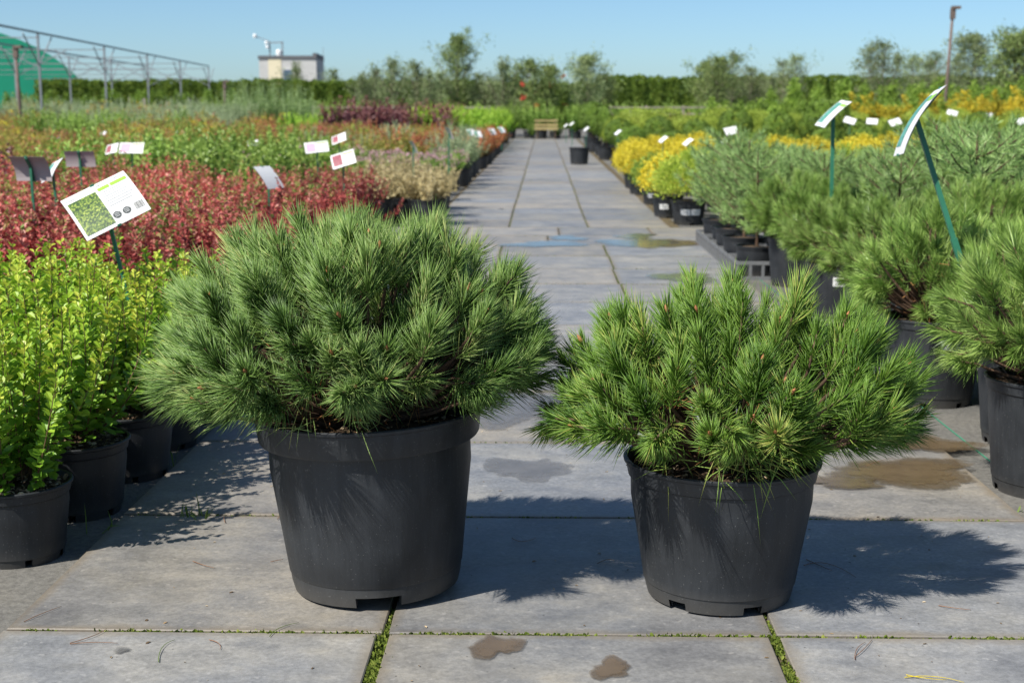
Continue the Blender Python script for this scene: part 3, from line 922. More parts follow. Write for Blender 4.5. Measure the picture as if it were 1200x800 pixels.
def dome(seed, n, rx, z0, rz, leaf, lw, mat, clump=14, cl=0.05, lo=-0.25, shape='ball', depth=0.22, lumps=0.08, up=0.5, tang=0.0):
    """Dense clipped foliage: small sprays clustered over a ball or cone."""
    rng = np.random.default_rng(seed)
    nc = max(8, n // clump)
    if shape == 'ball':
        D = fib_dirs(nc, lo, 0.5, rng)
        C = np.stack([D[:, 0] * rx, D[:, 1] * rx, D[:, 2] * rz], 1) * (lump(D, rng, lumps) * (1 - depth * rng.random(nc) ** 2))[:, None]
        C[:, 2] += z0
    else:
        t = 1 - np.sqrt(rng.random(nc))                      # height fraction, dense at the base
        a = rng.random(nc) * 6.283
        r = rx * (1 - t) ** 0.75 * (1 - depth * rng.random(nc) ** 2) * (1 + lumps * np.sin(3 * a + 9 * t))
        C = np.stack([r * np.cos(a), r * np.sin(a), z0 + t * rz], 1)
        D = unit(np.stack([np.cos(a), np.sin(a), np.full(nc, 0.4)], 1))
    idx = np.repeat(np.arange(nc), clump)
    m = len(idx)
    P = C[idx] + rng.normal(size=(m, 3)) * cl
    dd = D[idx] * 0.8 + np.array([0, 0, up]) + rng.normal(size=(m, 3)) * 0.45
    N = rng.normal(size=(m, 3))
    if tang:
        N = N * (1 - tang) + D[idx] * 1.5 * tang
        dd = unit(np.cross(D[idx], rng.normal(size=(m, 3)))) + np.array([0, 0, up * 0.6]) + D[idx] * 0.35
    L = leaf * rng.uniform(0.6, 1.25, m)
    ct = rng.normal(size=nc) * 0.16
    f = MB()
    f.leaves(P, dd, N, L, L * lw, np.clip(0.5 + ct[idx] + rng.normal(size=m) * 0.2, 0, 1), fold=0.35)
    return f.mesh('foliage', M[mat])


def stem_only(h, r=0.012, z0=0.2):
    b = MB(); b.tube([(0, 0, z0), (0.01, 0.005, z0 + h * 0.5), (0, 0, z0 + h)], [r, r * 0.8, r * 0.5], 6)
    return b.mesh('stem', M['twig'])


def young_pine(seed, h, z0, width, mat='needle_blue'):
    rng = np.random.default_rng(seed)
    fol = MB(); wood = MB()
    lean = rng.normal(size=2) * 0.05
    k = np.linspace(0, 1, 7)
    tr = np.stack([lean[0] * k * h, lean[1] * k * h, z0 + h * k], 1)
    wood.tube(tr, np.linspace(0.016, 0.006, 7), 6)
    shoots = [(tr[-1], np.array([0, 0, 1.0]), 0.14)]
    for w in range(6):
        t = 0.15 + 0.8 * w / 6
        c = np.array([lean[0] * t * h, lean[1] * t * h, z0 + h * t])
        for j in range(6):
            a = j / 6 * 6.283 + w * 0.7 + rng.normal() * 0.25
            L = width * (1.05 - 0.65 * t) * rng.uniform(0.7, 1.15)
            e = c + np.array([math.cos(a) * L, math.sin(a) * L, L * rng.uniform(0.45, 0.8)])
            m = (c + e) / 2 - np.array([0, 0, L * 0.10])
            wood.tube([c, m, e], [0.006, 0.005, 0.003], 4)
            d = unit(e - m)
            shoots.append((e, unit(d + np.array([0, 0, 0.5])), 0.15))
            shoots.append((m, unit(d + rng.normal(size=3) * 0.3), 0.12))
    for p, d, L in shoots:
        n = 60
        t = rng.random(n)
        side = unit(np.cross(d, rng.normal(size=(n, 3))))
        sp = (1.1 - 0.55 * t)
        P = p - d * L * (1 - t)[:, None]
        fol.ribbons(P, d * np.cos(sp)[:, None] + side * np.sin(sp)[:, None], rng.uniform(0.05, 0.085, n), 0.0042, d * 0.15 + rng.normal(size=(n, 3)) * 0.08, np.clip(0.5 + rng.normal(size=n) * 0.22, 0, 1))
    return fol.mesh('needles', M[mat], smooth=True), wood.mesh('branches', M['bark'], smooth=True)


def tree_meshes(seed, h, base, width, n_limb, leaf, per, mat='tree_leaf', narrow=1.0, trunk_r=0.05, sparse=1.0):
    rng = np.random.default_rng(seed)
    wood = MB(); cr = MB()
    k = np.linspace(0, 1, 9)
    bend = rng.normal(size=2) * 0.12
    tr = np.stack([bend[0] * np.sin(k * 3) * h * 0.12, bend[1] * np.sin(k * 2.5) * h * 0.12, k * h * 0.97], 1)
    wood.tube(tr, trunk_r * (1 - 0.85 * k), 7)
    for i in range(n_limb):
        t = base / h + (1 - base / h) * (i + rng.random()) / n_limb
        c = np.array([np.interp(t, k, tr[:, 0]), np.interp(t, k, tr[:, 1]), t * h * 0.97])
        a = i * 2.4 + rng.normal() * 0.4
        u = (t - base / h) / (1 - base / h)
        prof = (0.35 + 1.5 * u) * (1 - u) ** 0.8 * 1.35 if narrow <= 1 else 0.12 + 0.95 * (1 - u) ** 0.9 * min(1, 0.35 + 3 * u)
        L = max(0.15, width * prof * rng.uniform(0.6, 1.2))
        e = c + np.array([math.cos(a) * L, math.sin(a) * L, L * rng.uniform(0.5, 1.3) * (1.7 if narrow > 1 else 1)])
        m = (c + e) / 2 + np.array([0, 0, -0.08 * L])
        q = np.linspace(0, 1, 5)[:, None]
        p = c * (1 - q) ** 2 + 2 * m * q * (1 - q) + e * q * q
        wood.tube(p, np.linspace(trunk_r * 0.38, trunk_r * 0.08, 5), 4)
        for s_ in range(int(4 * sparse)):
            w = rng.uniform(0.3, 1.08)
            cc = c * (1 - w) ** 2 + 2 * m * w * (1 - w) + e * w * w + rng.normal(size=3) * L * 0.12
            P = cc + rng.normal(size=(per, 3)) * (0.07 + 0.09 * L)
            Dd = rng.normal(size=(per, 3)); Dd[:, 2] -= 0.3
            ll = leaf * rng.uniform(0.6, 1.2, per)
            cr.leaves(P, Dd, rng.normal(size=(per, 3)) + np.array([0, 0, 0.8]), ll, ll * 0.62, np.clip(0.5 + rng.normal() * 0.2 + rng.normal(size=per) * 0.16, 0, 1))
    return cr.mesh('crown', M[mat]), wood.mesh('trunk', M['trunk'], smooth=True)


# ------------------------------------------------------------------ prototypes
PROTO = {}


def proto(key, pot, variants):
    PROTO[key] = (pot, variants)      # variants: list of [(part name, mesh, stuff?)]


def shrub_proto(key, pot, seeds, **kw):
    vs = []
    for s_ in seeds:
        f, st, fl = shrub(s_, **kw)
        v = [('foliage', f, True), ('stems', st, False)]
        if fl is not None:
            v.append(('flowers', fl, True))
        vs.append(v)
    proto(key, pot, vs)


shrub_proto('gold', 'std', (11, 12, 13, 14), n=30, h=0.60, spread=0.28, z0=0.215, leaf=0.042, lw=0.62, per=69, bare=0.17, mat='gold_leaf', rbase=0.09)
shrub_proto('red', 'far', (21, 22, 23), n=44, h=0.48, spread=0.40, z0=0.255, leaf=0.034, lw=0.7, per=75, mat='red_leaf', rbase=0.08)
shrub_proto('leafy', 'far', (31, 32, 33), n=26, h=0.58, spread=0.42, z0=0.255, leaf=0.068, lw=0.52, per=51, mat='green_leaf', rbase=0.08)
shrub_proto('leafy_red', 'far', (34, 35), n=30, h=0.5, spread=0.45, z0=0.255, leaf=0.058, lw=0.52, per=48, mat='olive_leaf', rbase=0.08)
shrub_proto('purple', 'far', (41, 42), n=26, h=0.60, spread=0.42, z0=0.255, leaf=0.075, lw=0.65, per=40, mat='purple_leaf', rbase=0.08)
shrub_proto('bright', 'far', (51, 52), n=30, h=0.75, spread=0.42, z0=0.255, leaf=0.075, lw=0.6, per=44, mat='bright_leaf', rbase=0.08)
shrub_proto('olive', 'far', (61, 62, 63), n=36, h=0.45, spread=0.42, z0=0.255, leaf=0.05, lw=0.5, per=45, mat='olive_leaf', rbase=0.08)
shrub_proto('orange', 'far', (66, 67), n=36, h=0.5, spread=0.42, z0=0.255, leaf=0.055, lw=0.5, per=45, mat='orange_leaf', rbase=0.08)
shrub_proto('tan', 'far', (71, 72), n=40, h=0.34, spread=0.36, z0=0.255, leaf=0.042, lw=0.55, per=48, mat='tan_leaf', rbase=0.08, tip_tint=False)
shrub_proto('pinkspirea', 'far', (76, 77), n=40, h=0.34, spread=0.36, z0=0.255, leaf=0.042, lw=0.5, per=48, mat='green_leaf', rbase=0.08, flower=('pink', 0.55, 0.03, 16))
shrub_proto('grey', 'far', (81, 82), n=34, h=0.60, spread=0.42, z0=0.255, leaf=0.055, lw=0.3, per=60, mat='grey_leaf', rbase=0.08)
shrub_proto('willow', 'far', (86, 87), n=34, h=1.75, spread=0.75, z0=0.255, leaf=0.12, lw=0.22, per=75, mat='willow_leaf', rbase=0.10)
shrub_proto('tallgreen', 'far', (88, 89), n=30, h=1.15, spread=0.62, z0=0.255, leaf=0.09, lw=0.45, per=66, mat='green_leaf', rbase=0.10)
shrub_proto('yellowmix', 'far', (91, 92), n=34, h=0.55, spread=0.46, z0=0.255, leaf=0.06, lw=0.5, per=42, mat='olive_leaf', rbase=0.08, flower=('yellow_flower', 0.16, 0.035, 9))
shrub_proto('yellowflower', 'far', (93, 94), n=34, h=0.42, spread=0.46, z0=0.255, leaf=0.06, lw=0.5, per=34, mat='green_leaf', rbase=0.08, flower=('yellow_flower', 0.95, 0.06, 22))
proto('lime', 'far', [[('foliage', dome(s_, 5600, 0.40, 0.46, 0.32, 0.042, 0.36, 'lime_scale', cl=0.04, lumps=0.2, depth=0.35), True)] for s_ in (101, 102)])
proto('yellow', 'far', [[('foliage', dome(s_, 3800, 0.36, 0.46, 0.29, 0.042, 0.36, 'yellow_scale', cl=0.035, lumps=0.10, tang=0.5), True)] for s_ in (103, 104)])
proto('lowgreen', 'far', [[('foliage', dome(s_, 2600, 0.36, 0.45, 0.28, 0.050, 0.4, 'thuja', cl=0.04, lumps=0.12, tang=0.6), True)] for s_ in (105, 106)])
proto('lowgrey', 'far', [[('foliage', dome(s_, 2400, 0.38, 0.44, 0.28, 0.050, 0.35, 'needle_blue', cl=0.04, lumps=0.14), True)] for s_ in (107,)])
proto('ball', 'far', [[('foliage', dome(s_, 6500, 0.335, 0.80, 0.31, 0.034, 0.45, 'ball_scale', cl=0.018, lumps=0.02, depth=0.04, lo=-0.95, tang=0.88, up=0.2), True), ('stem', stem_only(0.35, 0.014, 0.24), False)] for s_ in (108, 109)])
proto('strip', 'far', [[('foliage', dome(s_, 4200, 0.50, 0.72, 0.46, 0.05, 0.3, 'strip_scale', cl=0.04, lumps=0.06, depth=0.1, tang=0.4, up=0.9), True)] for s_ in (141,)])
proto('cone', 'far', [[('foliage', dome(s_, 2600, 0.26, 0.24, 1.55, 0.085, 0.4, 'thuja', cl=0.05, shape='cone', up=0.9, tang=0.5), True)] for s_ in (111, 112)])
proto('goldcone', 'far', [[('foliage', dome(s_, 2600, 0.42, 0.24, 1.25, 0.085, 0.4, 'gold_cone', cl=0.05, shape='cone', up=0.9, lumps=0.2, tang=0.4), True)] for s_ in (113, 114)])
_mp = []
for s_ in (121, 122, 123):
    f, w, b_ = pine(s_, 0.375, 0.375, 0.37, 0.57, 0.31, 105, 140, 0.078, 0.0029, axis=(0.09, 0.14), lo=-0.45, mat='needle_far', thick=False, inner=0.4, zlow=0.42)
    _mp.append([('needles', f, True), ('branches', w, False)])
proto('mugo', 'mugo', _mp)
_mp = []
for s_ in (131, 132, 133):
    f, w = young_pine(s_, 0.88, 0.26, 0.46)
    _mp.append([('needles', f, True), ('branches', w, False)])
proto('scots', 'far', _mp)

FAR_LABEL = None


def plant(key, name, x, y, s, label, cat, group, variant=None, rot=None, z=GZ, full=True, pot_lab=None):
    pot, vs = PROTO[key]
    v = vs[random.randrange(len(vs)) if variant is None else variant % len(vs)]
    o = thing(name, (x, y, z), label, cat, group, random.uniform(0, 6.283) if rot is None else rot, s)
    p = obj('pot', POT[pot], o)
    if full:
        obj('soil', SOIL[pot][random.randrange(len(SOIL[pot]))], o)
    for nm, me, stuff in v:
        if nm == 'stems' and not full:
            continue
        obj(nm, me, o, kind='stuff' if stuff else None)
    if pot_lab:
        for ang, zc in pot_lab:
            H, rt, rb = {'std': (0.245, 0.172, 0.138), 'mugo': (0.40, 0.225, 0.18), 'far': (0.28, 0.2, 0.16)}[pot]
            obj('label', pot_label_mesh(rt, rb, H, ang - o.rotation_euler.z, zc, 0.11, 0.065), p)
    return o


def bed(key, name, x0, x1, y0, y1, dx, dy, s, label, cat, group, jit=0.12, full=False, lab=False, margin=1.2):
    y = y0; r = 0
    while y <= y1 + 1e-6:
        x = x0 + (0.5 * dx if r % 2 else 0)
        while x <= x1 + 1e-6:
            if in_view(x, y, margin):
                pl = [(R(random.uniform(-115, -75)), 0.15)] if lab and random.random() < 0.6 else None
                plant(key, name, x + random.uniform(-jit, jit) * dx, y + random.uniform(-jit, jit) * dy, s * random.uniform(0.88, 1.12), label, cat, group, full=full, pot_lab=pl)
            x += dx
        y += dy; r += 1


# ------------------------------------------------------------------ the two pines in front
def bud_mesh():
    b = MB(); b.lathe([(0.0012, -0.004), (0.0042, 0.0), (0.0050, 0.006), (0.0040, 0.012), (0.0022, 0.017), (0.0003, 0.021)], 7)
    return b.mesh('bud', M['bud'], smooth=True)


BUD = bud_mesh()


def hero(px, base_py, rb, key, pine_args, label, rot_pot, tilt=0.0, shift=0.0):
    f = gnd(px, base_py, 0.0)
    o = thing('potted_pine', (f.x, f.y + rb, 0.003), label, 'potted plant')
    o.rotation_euler.y = tilt
    o.location.z += rb * math.sin(abs(tilt)) * 0.95
    p = obj('pot', POT[key], o); p.rotation_euler.z = rot_pot
    obj('soil', SOIL[key][0], o)
    fm, wm, buds = pine(**pine_args)
    obj('needles', fm, o, (shift, 0, 0), kind='stuff')
    obj('branches', wm, o, (shift, 0, 0))
    for bp, ax in buds:
        b = obj('bud', BUD, o, Vector(bp) + Vector((shift, 0, 0)))
        b.rotation_euler = Vector(ax).to_track_quat('Z', 'Y').to_euler()
        b.scale = (random.uniform(0.8, 1.3),) * 3
    return o


HL = hero(430, 717, 0.232, 'hero_l', dict(seed=201, rx=0.505, ry=0.42, tuck=0.36, z0=0.45, zc=0.615, rz=0.425, n_shoot=225, n_need=160, nlen=0.086, nwid=0.0025,
          axis=(0.08, 0.15), lo=-0.20, mat='needle_a', droop=0.10, lumps=0.15, inner=0.45, zlow=0.515, hang=[(-0.10, -0.26, 0.52, 10), (-0.22, -0.2, 0.53, 10), (0.05, -0.27, 0.52, 6)]),
     'larger mountain pine with wide bushy crown in deep-collared black pot', R(-97), R(-2.0), -0.025)
HR = hero(853, 723, 0.198, 'hero_r', dict(seed=305, rx=0.49, ry=0.40, tuck=0.35, z0=0.345, zc=0.51, rz=0.335, n_shoot=165, n_need=165, nlen=0.078, nwid=0.0025,
          axis=(0.09, 0.15), lo=-0.20, mat='needle_b', droop=0.08, lumps=0.11, inner=0.45, zlow=0.44, up=0.85, hang=[(0.03, -0.23, 0.405, 26), (0.10, -0.22, 0.415, 16), (-0.06, -0.24, 0.41, 12), (-0.16, -0.19, 0.41, 8)]),
     'smaller bright green dwarf pine in plain black pot standing alone on the slabs', R(-78), 0.0, 0.015)

# ------------------------------------------------------------------ left: golden barberries by the path
_b = MB(); _b.leaves(np.array([[0, 0, 0.0]]), np.array([[1.0, 0, 0.1]]), np.array([[0, 0, 1.0]]), 0.048, 0.030, np.array([0.22]))
BIG_LEAF = _b.mesh('leaf', M['gold_leaf'])
ORD = ['first', 'second', 'third', 'fourth', 'fifth', 'sixth', 'seventh', 'eighth', 'ninth']
for r in range(5):
    for c in range(6):
        x = -1.56 - 0.43 * c + random.uniform(-0.03, 0.03); y = 3.93 + 0.45 * r + random.uniform(-0.03, 0.03)
        if in_view(x, y, 0.6):
            if c == 0:
                GB = ('golden barberry in black pot, %s of the row along the slab edge' % ORD[r], 'potted plant', 'golden barberries along the slab edge')
            else:
                GB = ('golden yellow-green barberry inside the bed, away from the slab edge', 'potted plant', 'golden barberries inside the bed')
            q = plant('gold', 'potted_barberry', x, y, random.uniform(0.94, 1.06) * (1.0 if r < 5 else 0.95), *GB)
            if c == 0 and r < 2:
                for k in range(26):
                    a = -q.rotation_euler.z + R(random.uniform(-100, 10)); rr = random.uniform(0.06, 0.17)
                    lf = obj('leaf', BIG_LEAF, q, (rr * math.cos(a), rr * math.sin(a), random.uniform(0.24, 0.42)))
                    lf.rotation_euler = (random.uniform(-0.5, 0.5), random.uniform(-0.6, 0.5), a + random.uniform(-0.7, 0.7))
                    lf.scale = (random.uniform(0.75, 1.15),) * 3


def mixed(x0, x1, y0, y1, dx, dy, kinds, where, seed, margin=1.2):
    """A bed where several kinds grow in drifting patches. kinds: (weight, key, name, scale, label start)."""
    rng = np.random.default_rng(seed)
    ph = rng.random((len(kinds), 4)) * 6.28; fr = rng.uniform(0.35, 0.9, (len(kinds), 4))
    y = y0; r = 0
    while y <= y1:
        x = x0 + (0.5 * dx if r % 2 else 0)
        while x <= x1:
            if in_view(x, y, margin):
                sc = [k[0] + 0.55 * math.sin(fr[i][0] * x + ph[i][0]) + 0.55 * math.sin(fr[i][1] * y * 1.3 + fr[i][2] * x * 0.5 + ph[i][1]) + rng.normal() * 0.45 for i, k in enumerate(kinds)]
                w_, key, nm, s_, lab = kinds[int(np.argmax(sc))]
                plant(key, nm, x + rng.uniform(-0.15, 0.15) * dx, y + rng.uniform(-0.15, 0.15) * dy, s_ * rng.uniform(0.85, 1.18), lab + ' ' + where, 'potted plant', lab + ' ' + where, full=False)
            x += dx
        y += dy; r += 1


mixed(-5.2, -2.75, 15.3, 20.8, 0.74, 0.74, [(0.9, 'leafy', 'potted_broadleaf_shrub', 1.12, 'large-leaved green shrub'), (0.2, 'leafy_red', 'potted_broadleaf_shrub', 1.0, 'green shrub with reddish tips'), (-0.2, 'red', 'potted_barberry', 1.0, 'crimson barberry')], 'behind the main red barberry bed', 1)
mixed(-13.0, -4.8, 21.4, 33.5, 0.98, 0.98, [(0.5, 'leafy_red', 'potted_broadleaf_shrub', 1.15, 'red-flushed leafy shrub'), (0.6, 'olive', 'potted_spirea', 1.2, 'olive yellow spirea'), (0.3, 'leafy', 'potted_broadleaf_shrub', 1.1, 'leafy green shrub'), (-0.3, 'red', 'potted_barberry', 1.1, 'crimson barberry'), (-0.1, 'yellowmix', 'potted_flowering_shrub', 1.1, 'green shrub with few yellow flowers')], 'in the wide left bed', 2)
mixed(-4.2, -1.9, 23.8, 41.5, 0.92, 1.0, [(0.5, 'olive', 'potted_spirea', 1.2, 'olive yellow spirea'), (0.3, 'orange', 'potted_orange_shrub', 1.15, 'orange-red leaved shrub'), (0.2, 'leafy_red', 'potted_broadleaf_shrub', 1.1, 'red-flushed leafy shrub'), (-0.2, 'grey', 'potted_grey_shrub', 1.1, 'grey-green narrow-leaved shrub')], 'in the strip along the far left path edge', 3)
mixed(-8.0, -4.8, 34.3, 42.0, 1.05, 1.1, [(0.4, 'orange', 'potted_orange_shrub', 1.2, 'orange-red leaved shrub'), (0.5, 'olive', 'potted_spirea', 1.25, 'olive yellow spirea'), (0.1, 'red', 'potted_barberry', 1.2, 'crimson barberry'), (0.2, 'leafy', 'potted_broadleaf_shrub', 1.2, 'leafy green shrub')], 'in front of the tall purple shrubs', 4)
mixed(-19.0, -8.4, 34.5, 45.5, 1.2, 1.25, [(0.5, 'olive', 'potted_spirea', 1.4, 'olive yellow spirea'), (0.3, 'yellowmix', 'potted_flowering_shrub', 1.4, 'green shrub with few yellow flowers'), (0.4, 'leafy', 'potted_broadleaf_shrub', 1.35, 'leafy green shrub'), (0.1, 'grey', 'potted_grey_shrub', 1.4, 'grey-green narrow-leaved shrub'), (-0.1, 'leafy_red', 'potted_broadleaf_shrub', 1.4, 'red-flushed leafy shrub')], 'in the far left bed', 5)
# red barberries
bed('red', 'potted_barberry', -7.2, -1.65, 6.65, 12.9, 0.64, 0.62, 1.12, 'crimson barberry bush in the red bed right behind the golden barberries', 'potted plant', 'red barberries behind the golden ones', full=False)
bed('red', 'potted_barberry', -2.75, -2.1, 15.5, 16.2, 0.6, 0.6, 0.95, 'crimson red barberry bush beside cream variegated shrubs', 'potted plant', 'red barberries by the cream shrubs', full=False)
bed('tan', 'potted_cream_shrub', -1.95, -1.40, 15.6, 18.2, 0.55, 0.62, 1.15, 'cream and tan variegated mounded shrub in black pot', 'potted plant', 'cream variegated shrubs')
bed('purple', 'potted_purple_shrub', -7.4, -5.4, 14.9, 16.2, 0.7, 0.65, 1.0, 'low dark purple-leaved shrub among green leafy shrubs', 'potted plant', 'low purple shrubs')
bed('leafy_red', 'potted_broadleaf_shrub', -9.5, -5.2, 17.0, 20.6, 0.85, 0.8, 1.0, 'green shrub with reddish tips behind the purple shrubs', 'potted plant', 'red-tipped green shrubs')
bed('pinkspirea', 'potted_spirea', -4.2, -1.42, 19.0, 23.0, 0.72, 0.75, 1.15, 'mounded spirea topped with pale pink flower heads', 'potted plant', 'pink flowering spireas')
bed('grey', 'potted_grey_shrub', -1.55, -1.45, 23.8, 27.5, 0.6, 0.8, 1.15, 'grey-green willowy shrub at the path edge', 'potted plant', 'grey-green path edge shrubs')
bed('yellowflower', 'potted_flowering_shrub', -9.0, -7.8, 36.0, 37.2, 0.8, 0.8, 1.05, 'low shrub covered in bright yellow flowers', 'potted plant', 'bright yellow flowering shrubs')
bed('orange', 'potted_orange_shrub', -1.5, -1.45, 28.5, 42.0, 0.6, 1.1, 1.1, 'orange-red leaved shrub at the very edge of the far path', 'potted plant', 'orange path edge shrubs')
bed('purple', 'potted_purple_shrub', -6.3, -3.0, 43.0, 48.5, 1.05, 1.3, 1.75, 'tall dark purple-leaved shrub in the far bed', 'potted plant', 'tall purple shrubs')
bed('bright', 'potted_green_shrub', -3.9, -1.45, 43.0, 56.0, 1.1, 1.3, 1.35, 'bright green leafy shrub near the bench end of the path', 'potted plant', 'bright green shrubs')
bed('bright', 'potted_green_shrub', -7.9, -6.6, 43.0, 45.5, 0.8, 1.2, 1.15, 'bright lime green low shrub beside purple shrubs', 'potted plant', 'lime green low shrubs')
bed('grey', 'potted_grey_shrub', -25, -11.2, 46.0, 57.0, 1.5, 1.8, 1.9, 'pale grey-green shrub in the far left bed', 'potted plant', 'pale grey-green shrubs')
bed('yellowmix', 'potted_flowering_shrub', -25, -14, 50.0, 54.0, 1.5, 1.9, 1.8, 'tall loose yellow-green shrub below the steel frame', 'potted plant', 'yellow-green shrubs below the frame')
bed('willow', 'potted_willow', -12.6, -9.4, 54.0, 57.5, 0.95, 1.2, 1.12, 'tall silvery willow shrub with long thin leaves', 'potted plant', 'silvery willow shrubs')
bed('tallgreen', 'potted_green_shrub', -14.6, -8.2, 59.5, 64.0, 1.35, 1.5, 1.25, 'tall mid-green shrub behind the silvery willows', 'potted plant', 'tall green shrubs')
bed('tallgreen', 'potted_green_shrub', -7.6, 9.0, 62.5, 66.5, 1.5, 1.9, 1.15, 'tall mid-green shrub behind the wooden bench', 'potted plant', 'green shrubs behind the bench')
bed('cone', 'potted_thuja', -33, -16, 68.0, 74.0, 1.25, 3.0, 1.25, 'conical green thuja in front of the long hedge', 'potted plant', 'thujas before the hedge')

# ------------------------------------------------------------------ right: pines by the path
MP = 'mountain pine in large black pot, '
plant('mugo', 'potted_pine', 1.80, 4.72, 1.02, MP + 'first of the row, before the big leaning sign', 'potted plant', None, 0, 0.3)
plant('mugo', 'potted_pine', 1.98, 5.42, 1.0, MP + 'second of the row, against the leaning sign stake', 'potted plant', None, 1, 1.3)
plant('mugo', 'potted_pine', 1.80, 6.20, 1.0, MP + 'white label on its pot, third of the row', 'potted plant', None, 2, 2.3, pot_lab=[(R(-82), 0.28)])
GP = ('mountain pine in large black pot, deep inside the pine bed', 'potted plant', 'mountain pines in the bed')
for r in range(9):
    for c in range(4):
        x = 2.58 + 0.78 * c + (0.3 if r % 2 else 0) + random.uniform(-0.08, 0.08); y = 5.0 + 0.72 * r + random.uniform(-0.08, 0.08)
        if in_view(x, y, 1.5) and y < 9.7:
            plant('mugo', 'potted_pine', x, y, random.uniform(0.9, 1.08), *GP)
for i, yy in enumerate((7.05, 7.95, 8.8, 9.6, 10.4)):
    plant('mugo', 'potted_pine', 1.93 + 0.05 * (i % 2), yy, random.uniform(0.86, 1.0), MP + '%s of the row along the path edge' % ORD[i + 3], 'potted plant', 'mountain pines along the path edge', pot_lab=[(R(-100), 0.28)] if i in (1, 2) else None)
SPG = ('young grey-green scots pine with open upright branches in the pine bed', 'potted plant', 'young scots pines')
for px, y, s in ((1050, 8.8, 0.88), (1095, 9.4, 1.08), (1135, 8.4, 1.06), (1180, 9.0, 1.1), (1220, 8.4, 1.0), (1010, 10.4, 0.84), (1065, 10.6, 0.92), (1115, 10.8, 1.08), (1165, 10.6, 1.02), (1215, 10.4, 1.0), (965, 10.9, 0.80), (930, 11.3, 0.80), (985, 12.0, 0.84), (1030, 11.9, 0.88), (1080, 12.2, 0.95), (1140, 12.1, 1.0), (1190, 12.0, 1.0)):
    plant('scots', 'potted_pine', at(px, 300, y).x, y, s, *SPG)

# crates with small pines standing along the edge
def crate(x, y, label_i):
    o = thing('plant_crate', (x, y, GZ), 'grey slotted plastic crate holding a young pine by the path', 'crate', 'slotted crates along the path')
    w, d, h = 0.42, 0.52, 0.15
    b = MB(); b.box((-w / 2, -d / 2, 0), (w / 2, d / 2, 0.012)); obj('base', b.mesh('base', M['crate']), o)
    for z0, z1, nm in ((0.122, 0.15, 'rim'), (0.012, 0.030, 'skirt')):
        b = MB()
        b.box((-w / 2, -d / 2, z0), (w / 2, -d / 2 + 0.014, z1)); b.box((-w / 2, d / 2 - 0.014, z0), (w / 2, d / 2, z1))
        b.box((-w / 2, -d / 2 + 0.014, z0), (-w / 2 + 0.014, d / 2 - 0.014, z1)); b.box((w / 2 - 0.014, -d / 2 + 0.014, z0), (w / 2, d / 2 - 0.014, z1))
        obj(nm, b.mesh(nm, M['crate']), o)
    bb = MB(); bb.box((-0.011, -0.006, 0.030), (0.011, 0.006, 0.122)); sm = bb.mesh('slat', M['crate'])
    for i in range(5):
        for yy in (-d / 2 + 0.007, d / 2 - 0.007):
            obj('slat', sm, o, (-w / 2 + 0.012 + i * (w - 0.024) / 4, yy, 0))
    for i in range(1, 6):
        for xx in (-w / 2 + 0.007, w / 2 - 0.007):
            obj('slat', sm, o, (xx, -d / 2 + 0.012 + i * (d - 0.024) / 6, 0), math.pi / 2)
    return o


for i in range(5):
    yy = 10.95 + i * 0.60
    crate(1.74, yy, i)
    plant('scots', 'potted_pine', 1.74 + random.uniform(-0.03, 0.03), yy, 0.86 + 0.07 * (i % 3), 'slender young grey-green pine standing in a slotted crate', 'potted plant', 'young pines in the crates', z=GZ + 0.013)
    plant('scots', 'potted_pine', 2.3 + random.uniform(-0.05, 0.05), yy, 0.86, 'young grey-green pine behind the slotted crates', 'potted plant', 'young pines behind the crates')

# ------------------------------------------------------------------ right: conifer beds past the cross path
plant('lime', 'potted_cypress', at(806, 262, 16.0).x, 15.95, 1.04, 'lime yellow feathery cypress with two white labels on its pot', 'potted plant', None, 0, 0.0, full=True, pot_lab=[(R(-107), 0.15), (R(-70), 0.15)])
bed('lime', 'potted_cypress', 2.35, 9.0, 15.9, 16.8, 0.82, 0.85, 1.0, 'lime yellow feathery cypress in the row past the crates', 'potted plant', 'lime cypresses', lab=True)
plant('yellow', 'potted_cypress', 1.55, 16.95, 1.0, 'small golden cypress tucked behind the two-label lime cypress', 'potted plant', None, pot_lab=[(R(-110), 0.15)])
bed('lowgreen', 'potted_conifer', 1.60, 1.65, 17.8, 20.2, 0.8, 0.78, 0.95, 'low dark green conifer with white pot label at the path edge', 'potted plant', 'dark green edge conifers', lab=True)
bed('lowgrey', 'potted_conifer', 2.4, 9.5, 17.9, 20.8, 0.85, 0.82, 0.98, 'low grey-green spreading conifer behind the lime cypresses', 'potted plant', 'grey-green conifers', margin=0.4)
bed('yellow', 'potted_cypress', 1.60, 11.5, 21.4, 25.6, 0.80, 0.85, 1.04, 'golden yellow mounded cypress in the broad golden bed', 'potted plant', 'golden cypress mounds', lab=False, margin=0.4)
bed('ball', 'potted_thuja', 1.75, 12.0, 27.3, 27.3, 0.78, 0.9, 0.84, 'smaller round thuja ball in the front ball row', 'potted plant', 'front thuja balls', jit=0.05, margin=0.4)
bed('strip', 'potted_conifer', 1.9, 14.5, 35.2, 36.6, 0.85, 1.3, 1.0, 'light yellow-green flat-topped conifer behind the back ball row', 'potted plant', 'light conifers behind the balls', margin=0.4)
bed('ball', 'potted_thuja', 1.75, 16.0, 32.2, 32.2, 0.93, 1.9, 1.06, 'round clipped thuja ball in the taller back ball rows', 'potted plant', 'back thuja balls', jit=0.05, margin=0.4)
bed('ball', 'potted_thuja', 1.65, 1.75, 36.5, 52.0, 1.22, 1.6, 1.25, 'round clipped green thuja ball at the edge near the bench', 'potted plant', 'thuja balls towards the bench', jit=0.06)
